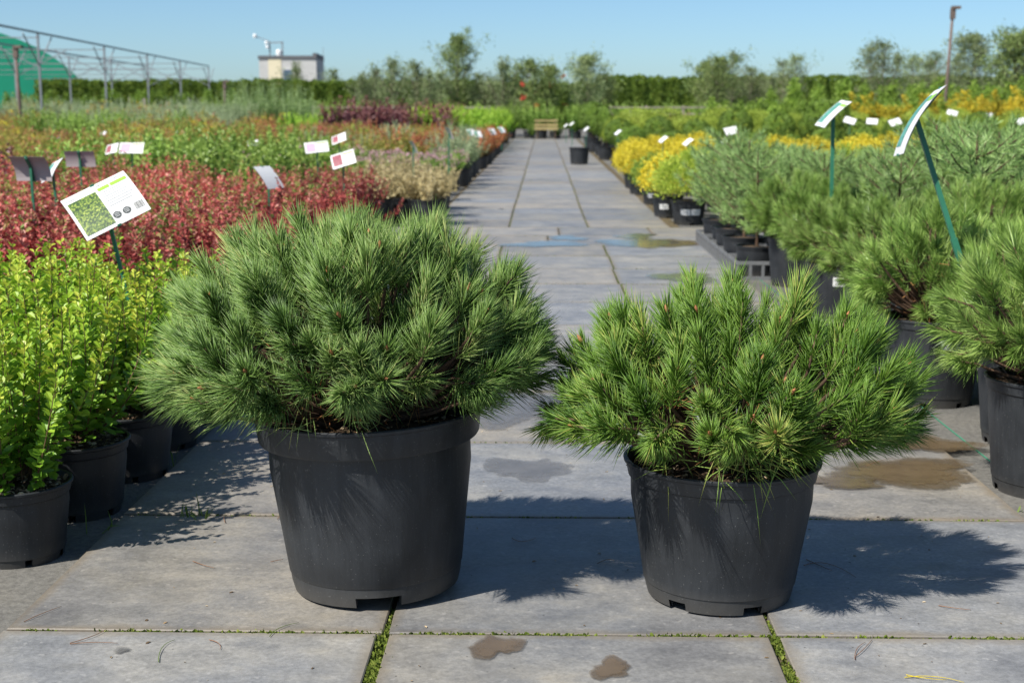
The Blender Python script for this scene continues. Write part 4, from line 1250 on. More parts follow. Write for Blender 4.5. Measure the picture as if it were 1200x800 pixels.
bed('cone', 'potted_thuja', 4.9, 12.5, 37.5, 44.0, 0.66, 1.5, 0.86, 'slim conical green thuja behind the ball thujas', 'potted plant', 'slim conical thujas', margin=0.4)
bed('goldcone', 'potted_thuja', 8.6, 18.0, 37.0, 41.5, 0.85, 1.15, 1.05, 'golden ochre cone-shaped thuja in the far right bed', 'potted plant', 'golden cone thujas', margin=0.4)
bed('goldcone', 'potted_thuja', 13.5, 21.0, 42.8, 47.0, 0.95, 1.4, 1.2, 'tall golden thuja at the back of the golden bed', 'potted plant', 'back row golden thujas', margin=0.4)
bed('cone', 'potted_thuja', 9.0, 25.0, 50.0, 58.0, 0.92, 2.4, 1.32, 'tall green conical thuja behind the golden thujas', 'potted plant', 'tall conical thujas', margin=0.4)
bed('olive', 'potted_olive_shrub', 2.6, 8.6, 46.0, 57.0, 1.25, 1.9, 1.55, 'olive brown grassy shrub near the right rail fence', 'potted plant', 'bushy shrubs behind the thujas', margin=0.4)
plant('ball', 'potted_yew', 6.3, 30.6, 1.42, 'large shaggy green globe conifer among the thuja balls', 'potted plant', None)

# the empty-looking black tub standing on the path
o = thing('plant_tub', (gnd(679, 193).x, gnd(679, 193).y + 0.2, 0.003), 'black plastic tub standing alone on the far path', 'plant pot')
mbp = pot_mesh('tub', 0.40, 0.245, 0.205, 0.05, 0.01, 32)
obj('tub', set_auto(mbp), o); obj('soil', soil_mesh('soil', 0.225, 0.33), o)

# ------------------------------------------------------------------ sign cards on stakes
def make_sign(c, n, down, w, h, base, label, face='plain', bend=0.5, group=None, stake_r=0.007):
    """c centre, n outward normal of the printed face, down = direction from top to bottom edge."""
    c = np.array(c, float); n = unit(np.array(n, float)); dn = np.array(down, float)
    dn = unit(dn - n * dn.dot(n)); up = -dn
    rt = np.cross(up, n)          # to the right when looking at the face
    base = np.array(base, float)
    o = thing('plant_sign', tuple(base), label, 'sign', group)
    Rr = h / bend

    def P(u, v, off=0.0):
        a = v * bend
        return c + rt * u * w + up * (Rr + off) * math.sin(a) + n * ((Rr + off) * math.cos(a) - Rr) - base

    def patch(b, u0, u1, v0, v1, off, nu=1, nv=6, mat=0, flip=False):
        V = [P(u0 + (u1 - u0) * i / nu, v0 + (v1 - v0) * j / nv, off) for j in range(nv + 1) for i in range(nu + 1)]
        q = []
        for j in range(nv):
            for i in range(nu):
                a = j * (nu + 1) + i
                f = (a, a + 1, a + nu + 2, a + nu + 1)
                q.append(f[::-1] if flip else f)
        b.add(V, q, mat=mat)
    b = MB()
    patch(b, -0.5, 0.5, -0.5, 0.5, 0.0, 2, 8)
    patch(b, -0.5, 0.5, -0.5, 0.5, -0.002, 2, 8, 1, True)
    e = [((-0.5, -0.5), (0.5, -0.5)), ((0.5, 0.5), (-0.5, 0.5))]
    card = obj('card', b.mesh('card', [M['white'], M['card_back_shade']]), o)
    if face == 'full':
        b = MB(); patch(b, -0.46, -0.02, -0.44, 0.30, 0.0012, 2, 8); obj('picture', b.mesh('picture', M['photo']), card)
        for u0, u1 in ((0.02, 0.20), (0.215, 0.47)):
            b = MB(); patch(b, u0, u1, 0.26, 0.345, 0.0012, 1, 3); obj('print_band', b.mesh('print_band', M['print_green']), card)
        b = MB()
        for i in range(7):
            v = 0.19 - i * 0.055
            patch(b, 0.03, 0.03 + 0.42 * random.uniform(0.78, 1.0), v, v + 0.018, 0.0012, 1, 1)
        patch(b, 0.02, 0.11, 0.40, 0.43, 0.0012, 1, 1); patch(b, 0.30, 0.45, 0.41, 0.435, 0.0012, 1, 1)
        patch(b, -0.46, -0.30, 0.36, 0.385, 0.0012, 1, 1)
        obj('text_lines', b.mesh('text_lines', M['print_grey']), card)
        for u, v in ((0.055, -0.33), (0.205, -0.33)):
            b = MB(); V = [P(u + 0.062 * math.cos(t), v + 0.062 * w / h * math.sin(t), 0.0012) for t in np.linspace(0, 6.283, 21)[:-1]]
            V.append(P(u, v, 0.0012)); b.add(V, None, [(i, (i + 1) % 20, 20) for i in range(20)])
            d = obj('round_symbol', b.mesh('round_symbol', M['print_dark']), card)
            b = MB()
            for k in (-0.02, 0.0, 0.02):
                patch(b, u - 0.035, u + 0.035, v + k * 1.4 - 0.006, v + k * 1.4 + 0.006, 0.002, 1, 1)
            obj('symbol_mark', b.mesh('symbol_mark', M['print_grey']), d)
        b = MB(); u = 0.33
        while u < 0.46:
            ww = random.choice((0.003, 0.005, 0.008)); patch(b, u, u + ww, -0.40, -0.27, 0.0012, 1, 2); u += ww + random.choice((0.003, 0.005))
        obj('barcode', b.mesh('barcode', M['print_dark']), card)
    elif face in ('pink', 'maroon', 'teal'):
        b = MB(); patch(b, -0.44, -0.05, -0.38, 0.38, 0.0015, 2, 6); obj('picture', b.mesh('picture', M['print_' + face]), card)
        if w > 0.2:
            b = MB(); patch(b, 0.02, 0.46, 0.26, 0.36, 0.0015, 1, 3); obj('print_band', b.mesh('print_band', M['print_green']), card)
    # holder behind the card and stake to the ground
    b = MB()
    b.bar(P(0, -0.48, -0.008), P(0, 0, -0.008), 0.016, 0.008); b.bar(P(0, 0, -0.008), P(0, 0.48, -0.008), 0.016, 0.008)
    for v in (-0.5, 0.5):
        b.bar(P(-0.03, v, 0.0), P(0.03, v, 0.0), 0.012, 0.008)
    obj('holder', b.mesh('holder', M['stake']), o)
    b = MB()
    top = np.array(P(0, 0, -0.012)); m = top * 0.42
    b.bar((0, 0, 0), m, stake_r * 2.5, stake_r * 2.2); b.bar(m, top, stake_r * 1.9, stake_r * 1.7)
    obj('stake', b.mesh('stake', M['stake']), o)
    return o


def photo_mat():
    m, nt, b, out = new_mat('printed_shrub_photo')
    tc = nt.nodes.new('ShaderNodeTexCoord')
    mp = nt.nodes.new('ShaderNodeMapping'); mp.inputs['Scale'].default_value = (120, 120, 38); mp.inputs['Rotation'].default_value = (0.3, 0.35, 0.2)
    nt.links.new(tc.outputs['Object'], mp.inputs[0])
    n = noise(nt, 1.0, 4, 0.7, mp.outputs[0])
    r = ramp(nt, n.outputs[0], [(0.36, (0.012, 0.03, 0.015)), (0.5, (0.06, 0.12, 0.025)), (0.58, (0.24, 0.32, 0.05)), (0.68, (0.50, 0.52, 0.12))])
    nt.links.new(r.outputs[0], b.inputs['Base Color']); b.inputs['Roughness'].default_value = 0.4
    return m


M['photo'] = photo_mat()

# the large card over the golden barberries
TL = np.array(at(66, 228, 5.18)); TR = np.array(at(147, 202, 5.24)); BL = np.array(at(100, 272, 5.02)); BR = np.array(at(175, 246, 5.10))
c = (TL + TR + BL + BR) / 4; rv = (TR + BR - TL - BL) / 2; dv = (BL + BR - TL - TR) / 2
nn_ = unit(np.cross(dv, rv)) * 1.0
if nn_[1] > 0:
    nn_ = -nn_
make_sign(c, nn_, dv, np.linalg.norm(rv) * 1.02, np.linalg.norm(dv) * 1.05, (at(178, 470, 5.2).x, 5.2, 0.19), 'white plant card with green shrub photo above golden barberries', 'full', 0.55)
# big leaning card by the second pine
t_ = np.array(at(1096, 100, 5.55)); b_ = np.array(at(1047, 178, 5.55))
dv = b_ - t_; n0 = np.cross(dv, (0, 1, 0)); n0 = unit(n0)
if n0[0] > 0:
    n0 = -n0
make_sign((t_ + b_) / 2, n0 + np.array((0, 0.14, 0)), dv, 0.30, np.linalg.norm(dv) * 1.02, (at(1150, 345, 5.5).x, 5.5, 0.45), 'large bent white card on leaning green stake above the pines', 'teal', 0.6, stake_r=0.010)
t_ = np.array(at(991, 117, 9.4)); b_ = np.array(at(959, 147, 9.4)); dv = b_ - t_; n0 = unit(np.cross(dv, (0, 1, 0)))
if n0[2] < 0:
    n0 = -n0
make_sign((t_ + b_) / 2, n0 + np.array((0, -0.08, 0)), dv, 0.26, np.linalg.norm(dv), (at(973, 300, 9.4).x, 9.4, 0.3), 'white card on tall upright green stake among the mountain pines', 'teal', 0.35, stake_r=0.012)


def quick(px, py, y, w, h, yaw, tilt, label, face='plain', roll=0.0, group=None, bend=0.35, zb=0.25):
    c = at(px, py, y)
    n = (math.sin(R(yaw)) * math.cos(R(tilt)), -math.cos(R(yaw)) * math.cos(R(tilt)), math.sin(R(tilt)))
    make_sign(c, n, (math.sin(R(roll)), 0, -1), w, h, (c.x + random.uniform(-0.03, 0.03), y + 0.06, zb), label, face, bend, group, stake_r=0.007)


quick(37, 196, 7.8, 0.22, 0.17, 172, 30, 'sign card turned away, shade-grey back showing, near the red barberries', bend=0.9)
quick(60, 199, 8.2, 0.20, 0.15, -60, 35, 'bluish-white sign card half hidden behind the turned-away one', 'teal', 20)
quick(94, 186, 10.4, 0.23, 0.13, 180, 20, 'sign card with shade-grey back standing in front of purple shrubs', bend=0.5)
quick(131, 174, 14.3, 0.15, 0.12, -28, 35, 'small white card with dark picture beside the pink-print card', 'maroon', 12)
quick(154, 173, 14.0, 0.245, 0.15, 5, 45, 'white card with round pink print over the leafy bed', 'pink')
quick(299, 167, 20.5, 0.22, 0.13, 10, 50, 'small white card above the large-leaved green shrubs', 'plain')
quick(371, 172, 13.9, 0.24, 0.15, 8, 45, 'white card with faint pink print behind the large pine', 'pink', 6)
quick(402, 186, 11.8, 0.21, 0.16, -12, 40, 'white card with maroon picture behind the large pine', 'maroon', 18)
quick(397, 162, 17.2, 0.19, 0.14, -25, 40, 'white card leaning beyond the maroon-picture card', 'maroon', 22)
quick(316, 207, 9.6, 0.18, 0.20, 62, 40, 'bluish card seen almost edge-on in the red barberries', 'plain', 0)
TS = ('tiny white card in the wide left bed', 'tiny cards in the left bed')
for px, py, yy in ((65, 162, 30), (120, 157, 32), (160, 160, 31), (212, 156, 33)):
    quick(px, py, yy, 0.20, 0.14, random.uniform(-40, 20), 40, TS[0], 'plain', 10, TS[1])
for px, py, yy in ((527, 156, 17.5), (485, 172, 16.8)):
    quick(px, py, yy, 0.2, 0.16, 110, 25, 'dark edge-on card on green stake above the cream shrubs', 'plain', 0, 'edge-on cards by the cream shrubs')
for px, py, yy in ((552, 155, 31), (560, 157, 30), (577, 154, 33), (588, 152, 36)):
    quick(px, py, yy, 0.18, 0.20, random.uniform(30, 60), 45, 'small pale card at the far left path edge', 'teal', 0, 'pale cards at the far left edge')
for px, py, yy in ((663, 147, 44), (670, 145, 40), (687, 151, 33), (724, 155, 26.5), (777, 163, 20.8), (806, 166, 18.8), (845, 168, 16.4)):
    quick(px, py, yy, 0.17, 0.14, -68, 50, 'white card on green stake along the right conifer rows', 'plain', -35, 'white cards along the conifer rows')
for px, py, yy in ((857, 153, 24), (996, 141, 29), (1049, 143, 28), (1116, 132, 33), (1157, 135, 33), (1197, 142, 30), (1022, 142, 31)):
    quick(px, py, yy, 0.24, 0.16, random.uniform(-20, 20), 40, 'small white card among the thuja balls', 'plain', random.uniform(-20, 20), 'cards among the thuja balls')

# ------------------------------------------------------------------ bench at the end of the path
bx = gnd(640, 163)
o = thing('wooden_bench', (bx.x, bx.y, 0.0), 'wooden slatted bench at the end of the paved path', 'bench')
for z0, z1, yy in ((0.40, 0.52, 0.02), (0.56, 0.66, 0.36), (0.76, 0.84, 0.42)):
    b = MB(); b.box((-0.52, yy, z0), (0.52, yy + 0.035, z1)); obj('slat', b.mesh('slat', M['wood']), o)
for i in range(3):
    b = MB(); b.box((-0.50, 0.06 + i * 0.10, 0.46), (0.50, 0.14 + i * 0.10, 0.49)); obj('slat', b.mesh('slat', M['wood']), o)
for sx in (-0.40, 0.40):
    b = MB(); b.bar((sx, 0.08, 0), (sx, 0.08, 0.46), 0.07, 0.07); obj('leg', b.mesh('leg', M['dark_wood']), o)
    b = MB(); b.bar((sx, 0.36, 0), (sx, 0.50, 0.86), 0.07, 0.06); obj('leg', b.mesh('leg', M['dark_wood']), o)
for px in (624, 654):
    plant('tallgreen', 'potted_green_shrub', at(px, 150, 61.5).x, 61.6, 0.55, 'leafy potted shrub right beside the wooden bench', 'potted plant', 'shrubs flanking the bench')

# post and rail training fence behind
def rail_fence(x0, x1, y, n, label):
    o = thing('rail_fence', (x0, y, 0), label, 'fence')
    for i in range(n):
        b = MB(); b.box((-0.05, -0.05, 0), (0.05, 0.05, 1.45)); obj('post', b.mesh('post', M['grey_wood']), o, ((x1 - x0) * i / (n - 1), 0, 0))
    for z in (1.10, 1.38):
        b = MB(); b.bar((0, -0.07, z), (x1 - x0, -0.07, z), 0.03, 0.06); obj('rail', b.mesh('rail', M['grey_wood']), o)
    return o


rail_fence(-10.2, -2.4, 60.5, 6, 'weathered post and rail fence left of the rose trees')
rail_fence(2.9, 12.5, 60.2, 7, 'weathered post and rail fence right of the bench')
# wooden stakes under the frame
for px in (160, 168, 177, 184, 205, 216, 229):
    q = at(px, 140, 72); b = MB(); b.box((-0.07, -0.05, 0), (0.07, 0.05, random.uniform(1.5, 1.9)))
    tag(obj('wooden_stake', b.mesh('stake', M['grey_wood']), None, (q.x, 71 + random.uniform(-0.5, 0.5), 0)), 'pale wooden stake below the steel frame', 'stake', 'wooden stakes below the frame')
# pale work tables under the frame and far right
for px, yy, w in ((25, 64, 1.6), (88, 66, 1.6), (135, 64, 1.9), (945, 63, 1.6), (765, 63, 2.2), (875, 62, 1.8)):
    q = at(px, 130, yy)
    o = thing('potting_table', (q.x, yy, 0), 'pale grey work table in the far bed', 'table', 'pale work tables')
    zt = 1.18
    b = MB(); b.box((-w / 2, -0.4, zt), (w / 2, 0.4, zt + 0.06)); obj('table_top', b.mesh('table_top', M['steel']), o)
    for sx in (-1, 1):
        for sy in (-1, 1):
            b = MB(); b.box((-0.035, -0.035, 0), (0.035, 0.035, zt)); obj('leg', b.mesh('leg', M['steel']), o, (sx * (w / 2 - 0.08), sy * 0.3, 0))

# ------------------------------------------------------------------ steel frame of an uncovered greenhouse
o = thing('greenhouse_frame', (-20, 45, 0), 'bare galvanised steel greenhouse frame with posts and trusses', 'frame')
XA, XB = 0.0, -8.4
H = 3.95


def memb(name, a, b, w):
    m = MB(); m.bar(a, b, w, w); obj(name, m.mesh(name, M['steel']), o)


def xr(yy, base):      # the long row drifts outward with distance
    return base - yy * 0.084


ys = [-6, 4, 14, 23, 32, 42]
for base in (XA + 2.3, XB + 6.8):
    for yy in ys:
        x = xr(yy, base)
        memb('post', (x, yy, 0), (x, yy, H if base > 0 else H - 0.05), 0.07)
        for s2 in (-1, 1):
            memb('brace', (x, yy, H - 1.1), (x, yy + s2 * 1.4, H - 0.05), 0.035)
    for i in range(len(ys) - 1):
        memb('beam', (xr(ys[i], base), ys[i], H + 0.04), (xr(ys[i + 1], base), ys[i + 1], H + 0.04), 0.065)
for yy in ys:
    xa, xb = xr(yy, XA + 2.3), xr(yy, XB + 6.8)
    memb('tie', (xa, yy + 0.2, H - 0.12), (xb - 8, yy + 0.2, H - 0.12), 0.04)
    memb('tie', (xa, yy + 0.2, H - 0.72), (xb - 8, yy + 0.2, H - 0.72), 0.03)
    memb('brace', (xa, yy + 0.2, H - 1.2), (xa - 2.2, yy + 0.2, H - 0.15), 0.035)
    memb('brace', (xb, yy + 0.2, H - 1.2), (xb + 2.2, yy + 0.2, H - 0.15), 0.035)

# slender rusty irrigation poles
for px0, py0, px1, py1, yy, lab in ((27, 175, 18, 56, 40, 'rusty brown sprinkler pole in the left bed'), (1103, 172, 1117, 10, 40, 'tall leaning rusty sprinkler pole in the right bed'), (264, 150, 263, 96, 60, 'short dark sprinkler pole near the hedge')):
    a = at(px0, py0, yy); a.z = 0; t = at(px1, py1, yy)
    o = thing('sprinkler_pole', tuple(a), lab, 'pole')
    d = t - a
    b = MB(); b.tube([(0, 0, 0), tuple(d * 0.5), tuple(d)], [0.06, 0.05, 0.04], 8); obj('pole', b.mesh('pole', M['rust'], True), o)
    b = MB(); b.box((d.x - 0.04, d.y - 0.10, d.z - 0.02), (d.x + 0.20, d.y + 0.10, d.z + 0.06)); b.bar((d.x, d.y, d.z - 0.3), (d.x, d.y, d.z), 0.13, 0.13)
    obj('nozzle', b.mesh('nozzle', M['rust']), o)

# ------------------------------------------------------------------ green tunnel
o = thing('storage_tunnel', (-43, 96, 0), 'large rounded green tarpaulin tunnel behind the hedge', 'tunnel', None, R(24))
b = MB(); n = 28
V = []; q = []
for j, yy in enumerate((0, 8, 16, 24, 32)):
    for i in range(n + 1):
        t = math.pi * i / n
        sag = 1 - 0.012 * (j % 2)
        V.append((11.3 * math.cos(t) * sag, yy, 7.3 * math.sin(t) * sag))
for j in range(4):
    for i in range(n):
        a = j * (n + 1) + i
        q.append((a, a + 1, a + n + 2, a + n + 1))
b.add(V, q)
obj('cover', b.mesh('cover', M['tarp'], True), o)
for yy in (0, 32):
    b = MB(); V = [(11.3 * math.cos(math.pi * i / n), yy, 7.3 * math.sin(math.pi * i / n)) for i in range(n + 1)] + [(0, yy, 0)]
    b.add(V, None, [(i, i + 1, n + 1) for i in range(n)]); obj('end_wall', b.mesh('end_wall', M['tarp']), o)

# ------------------------------------------------------------------ building
by = 150.0
x0 = at(304, 90, by).x; x1 = at(371, 90, by).x; zt = at(340, 69, by).z
o = thing('flat_roofed_building', (x0, by, 0), 'grey flat-roofed building with cream stripe and rooftop antennas', 'building')
w = x1 - x0; dp = 7.0; sk = -0.3
b = MB()
b.add([(0, 0, 0), (w, 0, 0), (w + sk, dp, 0), (sk, dp, 0), (0, 0, zt), (w, 0, zt), (w + sk, dp, zt), (sk, dp, zt)],
      [(0, 1, 5, 4), (1, 2, 6, 5), (2, 3, 7, 6), (3, 0, 4, 7), (4, 5, 6, 7)]); obj('wall', b.mesh('wall', M['render']), o)
b = MB(); b.box((at(315, 90, by).x - x0, -0.05, 0), (at(330, 90, by).x - x0, 0.0, zt - 0.05)); obj('cream_panel', b.mesh('cream_panel', M['cream']), o)
b = MB(); b.box((-0.1, -0.12, zt), (w - 0.35, 0.4, zt + 0.32)); obj('roof_coping', b.mesh('roof_coping', M['coping']), o)
b = MB()
b.add([(w - 0.35, -0.14, zt), (w + 0.05, -0.14, zt), (w + sk + 0.05, dp, zt), (w + sk - 0.35, dp, zt), (w - 0.35, -0.14, zt + 0.6), (w + 0.05, -0.14, zt + 0.6), (w + sk + 0.05, dp, zt + 0.5), (w + sk - 0.35, dp, zt + 0.5)],
      [(0, 1, 5, 4), (1, 2, 6, 5), (2, 3, 7, 6), (3, 0, 4, 7), (4, 5, 6, 7)]); obj('parapet', b.mesh('parapet', M['coping']), o)
xa, xb = at(332.5, 90, by).x - x0, at(342.5, 90, by).x - x0
za, zb = at(337, 95, by).z, at(337, 82, by).z
b = MB(); b.box((xa, -0.06, za), (xb, 0.0, zb)); wdw = obj('window', b.mesh('window', M['glass']), o)
b = MB(); b.box((xa - 0.1, -0.3, za - 0.25), (xb + 0.25, -0.06, za)); obj('sill', b.mesh('sill', M['white']), wdw)
b = MB(); b.box((xa - 0.06, -0.1, zb), (xb + 0.06, -0.0, zb + 0.07)); obj('frame', b.mesh('frame', M['white']), wdw)
sd = 0.45
b = MB(); b.add([(w + sk * f + 0.04, dp * f, z_) for f, z_ in ((0.3, za + 0.5), (0.7, za + 0.5), (0.7, zb + 0.1), (0.3, zb + 0.1))], [(0, 1, 2, 3)])
obj('window', b.mesh('window', M['print_grey']), o)
ax = at(312, 60, by).x - x0; ax2 = at(327, 60, by).x - x0; azt = at(318, 48, by).z
ant = MB(); ant.bar((ax, 2, zt), (ax, 2, azt), 0.14); ant.bar((ax2, 2, zt), (ax2, 2, azt), 0.14)
ant.bar((ax, 2, azt - 0.1), (ax2 + 0.1, 2, azt - 0.1), 0.12); ant.bar((ax, 2, azt), (ax - 1.5, 2, azt + 0.55), 0.09)
an = obj('antenna_mast', ant.mesh('antenna_mast', M['steel']), o)
for dx, dz, r in ((ax2 - 0.35, -1.2, 0.34), (ax - 0.3, -0.15, 0.2), (ax - 0.2, -0.6, 0.18), (ax - 1.55, 0.6, 0.22)):
    b = MB(); b.tube([(dx, 1.7, azt + dz - r), (dx, 1.7, azt + dz), (dx, 1.7, azt + dz + r)], [r * 0.7, r, r * 0.7], 10); obj('dish', b.mesh('dish', M['white'], True), an)
b = MB(); b.bar((w + 0.3, 3, zt), (w + 0.3, 3, zt + 1.3), 0.05); obj('antenna_rod', b.mesh('antenna_rod', M['steel']), o)

# ------------------------------------------------------------------ hedge
def hedge(x0, x1, y, h, d, label, n, seed):
    rng = np.random.default_rng(seed)
    o = thing('hedge', (x0, y, 0), label, 'hedge')
    L = x1 - x0
    b = MB(); b.box((0.1, 0.12, 0), (L - 0.1, d, h - 0.04)); obj('inner_growth', b.mesh('inner_growth', M['hedge']), o)
    m = n
    xs = rng.random(m) * L
    f = rng.random(m)
    front = f < 0.72
    z = np.where(front, rng.random(m) ** 0.8 * h, h + rng.normal(size=m) * 0.05)
    yy = np.where(front, rng.normal(size=m) * 0.10, rng.random(m) * d)
    bulge = 0.12 * np.sin(xs * 5.2 + 0.6 * np.sin(xs * 1.3)) + 0.06 * np.sin(xs * 11.0)
    yy = np.where(front, yy - bulge, yy); z = np.where(front, z, z + bulge * 0.5 + 0.07 * np.sin(xs * 0.9))
    D = rng.normal(size=(m, 3)) * 0.5; D[:, 1] -= 0.4; D[:, 2] += 0.9
    l = rng.uniform(0.12, 0.26, m)
    f2 = MB(); f2.leaves(np.stack([xs, yy, z], 1), D, rng.normal(size=(m, 3)), l, l * 0.45, np.clip(0.5 + rng.normal(size=m) * 0.22 + bulge, 0, 1), fold=0.35)
    obj('foliage', f2.mesh('foliage', M['hedge']), o, kind='stuff')
    return o


hedge(-33.5, -4.5, 90, 2.98, 1.6, 'long clipped green thuja hedge between the green tunnel and the tall birch', 26000, 5)
hedge(3.6, 50, 92, 3.25, 1.6, 'long clipped green hedge behind the right conifer beds', 40000, 6)
hedge(-5.0, 4.4, 94, 2.9, 1.6, 'short clipped hedge closing the view behind the rose trees', 9000, 8)

# ------------------------------------------------------------------ trees
TREES = {
    'birch': [tree_meshes(401, 5.0, 0.5, 1.7, 64, 0.10, 30, 'tree_leaf', narrow=2)],
    'slim': [tree_meshes(s_, 3.6, 0.4, 1.15, 36, 0.10, 17, 'tree_leaf2', narrow=2) for s_ in (402, 403, 404)],
    'round': [tree_meshes(s_, 4.0, 1.1, 1.25, 40, 0.11, 26, 'tree_leaf') for s_ in (405, 406)],
    'sparse': [tree_meshes(s_, 4.6, 1.2, 1.25, 34, 0.10, 16, 'tree_leaf2', sparse=1.0) for s_ in (407, 408, 409)],
    'thick': [tree_meshes(s_, 5.0, 0.9, 1.5, 50, 0.12, 32, 'tree_leaf2') for s_ in (410, 411)],
}


def tree(kind, px, top_py, y, label, group=None, v=None):
    vs = TREES[kind]; cr, wo = vs[random.randrange(len(vs)) if v is None else v]
    hh = {'birch': 5.0, 'slim': 3.6, 'round': 4.0, 'sparse': 4.6, 'thick': 5.0}[kind]
    q = at(px, top_py, y)
    o = thing('young_tree', (q.x, y, 0), label, 'tree', group, random.uniform(0, 6.28), q.z / hh)
    obj('crown', cr, o, kind='stuff'); obj('trunk', wo, o)
    return o


tree('birch', 537, 44, 70, 'tall pointed birch standing above the left hedge')
for px, tp in ((440, 88), (458, 78), (487, 80), (503, 90), (425, 95), (515, 92)):
    tree('slim', px, tp - 4, 68 + random.uniform(-2, 3), 'slim grey-green young tree left of the tall birch', 'slim trees left of the birch')
for px, tp in ((562, 92), (590, 76), (575, 98), (603, 95)):
    tree('slim', px, tp - 3, 69 + random.uniform(-2, 2), 'slim young tree between the tall birch and the rose trees', 'slim trees right of the birch')
rt = []
for px, tp, lab in ((622, 72, 'standard rose tree with red blooms behind the bench, bushier one'), (645, 78, 'standard rose tree with red blooms and bare pale trunk')):
    o = tree('round', px, tp, 66, lab, None, 0 if px < 630 else 1)
    rng = np.random.default_rng(px); b = MB()
    for i in range(6):
        a = rng.random() * 6.283; u = rng.uniform(0.35, 0.95)
        cpt = np.array([math.cos(a) * 0.9, math.sin(a) * 0.9 - 0.3, 4.0 * u])
        P = cpt + rng.normal(size=(26, 3)) * 0.055
        b.leaves(P, rng.normal(size=(26, 3)), rng.normal(size=(26, 3)), 0.10, 0.09, rng.random(26))
    obj('roses', b.mesh('roses', M['rose']), o, kind='stuff')
tree('thick', 690, 66, 67, 'broad bushy young tree right of the rose trees')
tree('round', 705, 88, 70, 'low rounded young tree behind the broad bushy one')
for px, tp in ((827, 74), (843, 68), (862, 62), (880, 80), (893, 88)):
    tree('round' if px % 2 else 'sparse', px, tp, 72 + random.uniform(-2, 3), 'leafy young tree in the clump above the slim thujas', 'tree clump above the slim thujas')
for px, tp in ((918, 72), (932, 66), (905, 90)):
    tree('sparse', px, tp, 73 + random.uniform(-2, 3), 'sparse grey young tree at the end of the clump', 'sparse trees at the clump end')
for px, tp in ((1020, 55), (1035, 50), (1052, 64), (1070, 66), (1088, 70), (1097, 62)):
    tree('sparse', px, tp, 72 + random.uniform(-2, 3), 'airy grey-green tree left of the tall sprinkler pole', 'airy trees left of the pole')
tree('thick', 1143, 42, 74, 'dense dark round-headed tree right of the tall sprinkler pole')
for px, tp in ((1190, 42), (1206, 36)):
    tree('round', px, tp, 62, 'yellow-green young tree at the edge of the golden bed', 'yellow-green trees by the golden bed')
tree('sparse', 1122, 70, 76, 'low airy tree directly behind the tall sprinkler pole')
tree('slim', 391, 84, 120, 'small dark tree beside the flat-roofed building')
tree('slim', 347, 78, 110, 'thin tree in front of the building window')

# ------------------------------------------------------------------ litter on the slabs and weeds
def litter(pts, mat, label, w=0.0011):
    p = [np.array(q) for q in pts]; k = np.linspace(0, 1, 9)[:, None]
    ctrl = 2 * p[1] - (p[0] + p[2]) / 2
    cur = p[0] * (1 - k) ** 2 + 2 * ctrl * k * (1 - k) + p[2] * k * k
    b = MB(); b.tube(cur - p[0], np.linspace(w, w * 0.5, 9), 5)
    tag(obj('fallen_needle', b.mesh('fallen_needle', M[mat], True)), label[0], 'needle', label[1]).location = p[0]


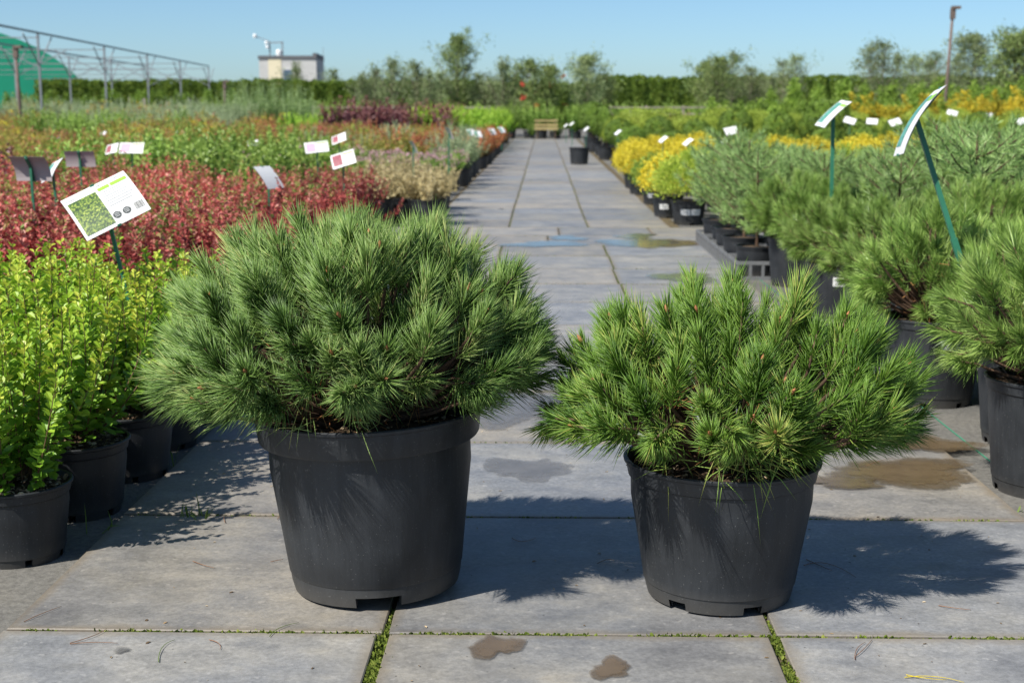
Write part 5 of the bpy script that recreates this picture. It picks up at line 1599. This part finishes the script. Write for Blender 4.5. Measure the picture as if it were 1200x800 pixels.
M['litter'] = plain_mat('dry_needle', (0.21, 0.105, 0.055), 0.75, 0.2, 0, 0.3, 60)
LB = ('dry brown fallen pine needle on the slabs', 'fallen brown needles')
LG = ('curled green fallen pine needle on the front slabs', 'fallen green needles')
for pts, mat in (
        ([(28, 728), (50, 718), (72, 710)], 'bud'), ([(82, 753), (110, 744), (125, 736)], 'bud'), ([(82, 754), (110, 752), (138, 753)], 'bud'),
        ([(186, 775), (190, 758), (205, 749)], 'grass'), ([(245, 749), (256, 753), (258, 760)], 'bud'), ([(226, 657), (240, 662), (252, 665)], 'bud'),
        ([(317, 658), (325, 656), (332, 655)], 'bud'), ([(316, 745), (328, 735), (350, 729)], 'grass'), ([(264, 612), (263, 605), (270, 601)], 'bud'),
        ([(1002, 772), (1004, 760), (1014, 752)], 'bud'), ([(1003, 768), (1012, 760), (1022, 749)], 'bud'), ([(1100, 709), (1120, 712), (1138, 714)], 'bud'),
        ([(1060, 793), (1095, 792), (1130, 799)], 'yellow_flower'), ([(1062, 790), (1085, 794), (1110, 796)], 'yellow_flower'),
        ([(942, 662), (970, 660), (1003, 676)], 'dead_needle'), ([(945, 655), (965, 664), (975, 668)], 'dead_needle'), ([(325, 608), (340, 590), (350, 588)], 'bud'),
        ([(1010, 548), (1030, 540), (1050, 536)], 'bud'), ([(600, 630), (612, 634), (628, 630)], 'bud'), ([(700, 660), (712, 655), (720, 657)], 'bud')):
    lab = LB if mat in ('bud', 'dead_needle') else (LG if mat == 'grass' else ('yellow grass stem lying on the right front slab', 'yellow stems on the slab'))
    litter([tuple(gnd(px, py, 0.0008 + 0.002 * (i % 2))) for i, (px, py) in enumerate(pts)], 'litter' if mat in ('bud', 'dead_needle') else mat, lab)
# dry twig crumbs
rng = np.random.default_rng(77)
b = MB(); n = 420
xs = rng.uniform(-1.3, 1.5, n); yy = rng.uniform(2.6, 9.5, n)
L = rng.uniform(0.004, 0.016, n)
D = rng.normal(size=(n, 3)); D[:, 2] *= 0.05
b.leaves(np.stack([xs, yy, np.full(n, -0.0005)], 1), D, np.array([[0, 0, 1.0]]) + rng.normal(size=(n, 3)) * 0.15, L, L * 0.5, rng.random(n))
cr = obj('path_crumbs', b.mesh('path_crumbs', M['chips'])); cr['kind'] = 'stuff'; cr['label'] = 'scattered bark crumbs on the slabs'; cr['category'] = 'crumbs'


def tuft(px, py, n, h, label, z=0.0, group=None):
    rng = np.random.default_rng(px); c = gnd(px, py, z)
    b = MB(); P = rng.normal(size=(n, 3)) * np.array([0.03, 0.012, 0]); D = rng.normal(size=(n, 3)) * 0.35; D[:, 2] = 1
    b.ribbons(P, D, rng.uniform(0.5, 1.1, n) * h, 0.006, rng.normal(size=(n, 3)) * 0.25, rng.random(n))
    tag(obj('grass_tuft', b.mesh('grass_tuft', M['grass']), None, c), label, 'grass', group)


tuft(229, 606, 16, 0.055, 'small grass tuft in the slab joint beside the large pine')
tuft(200, 548, 5, 0.10, 'thin grass blades at the dark edge by the barberry pots', GZ)
tuft(122, 625, 4, 0.11, 'thin grass blade between the barberry pots and slabs', GZ)
tuft(1198, 600, 6, 0.03, 'tiny weeds at the foot of the first right pine pot', GZ)
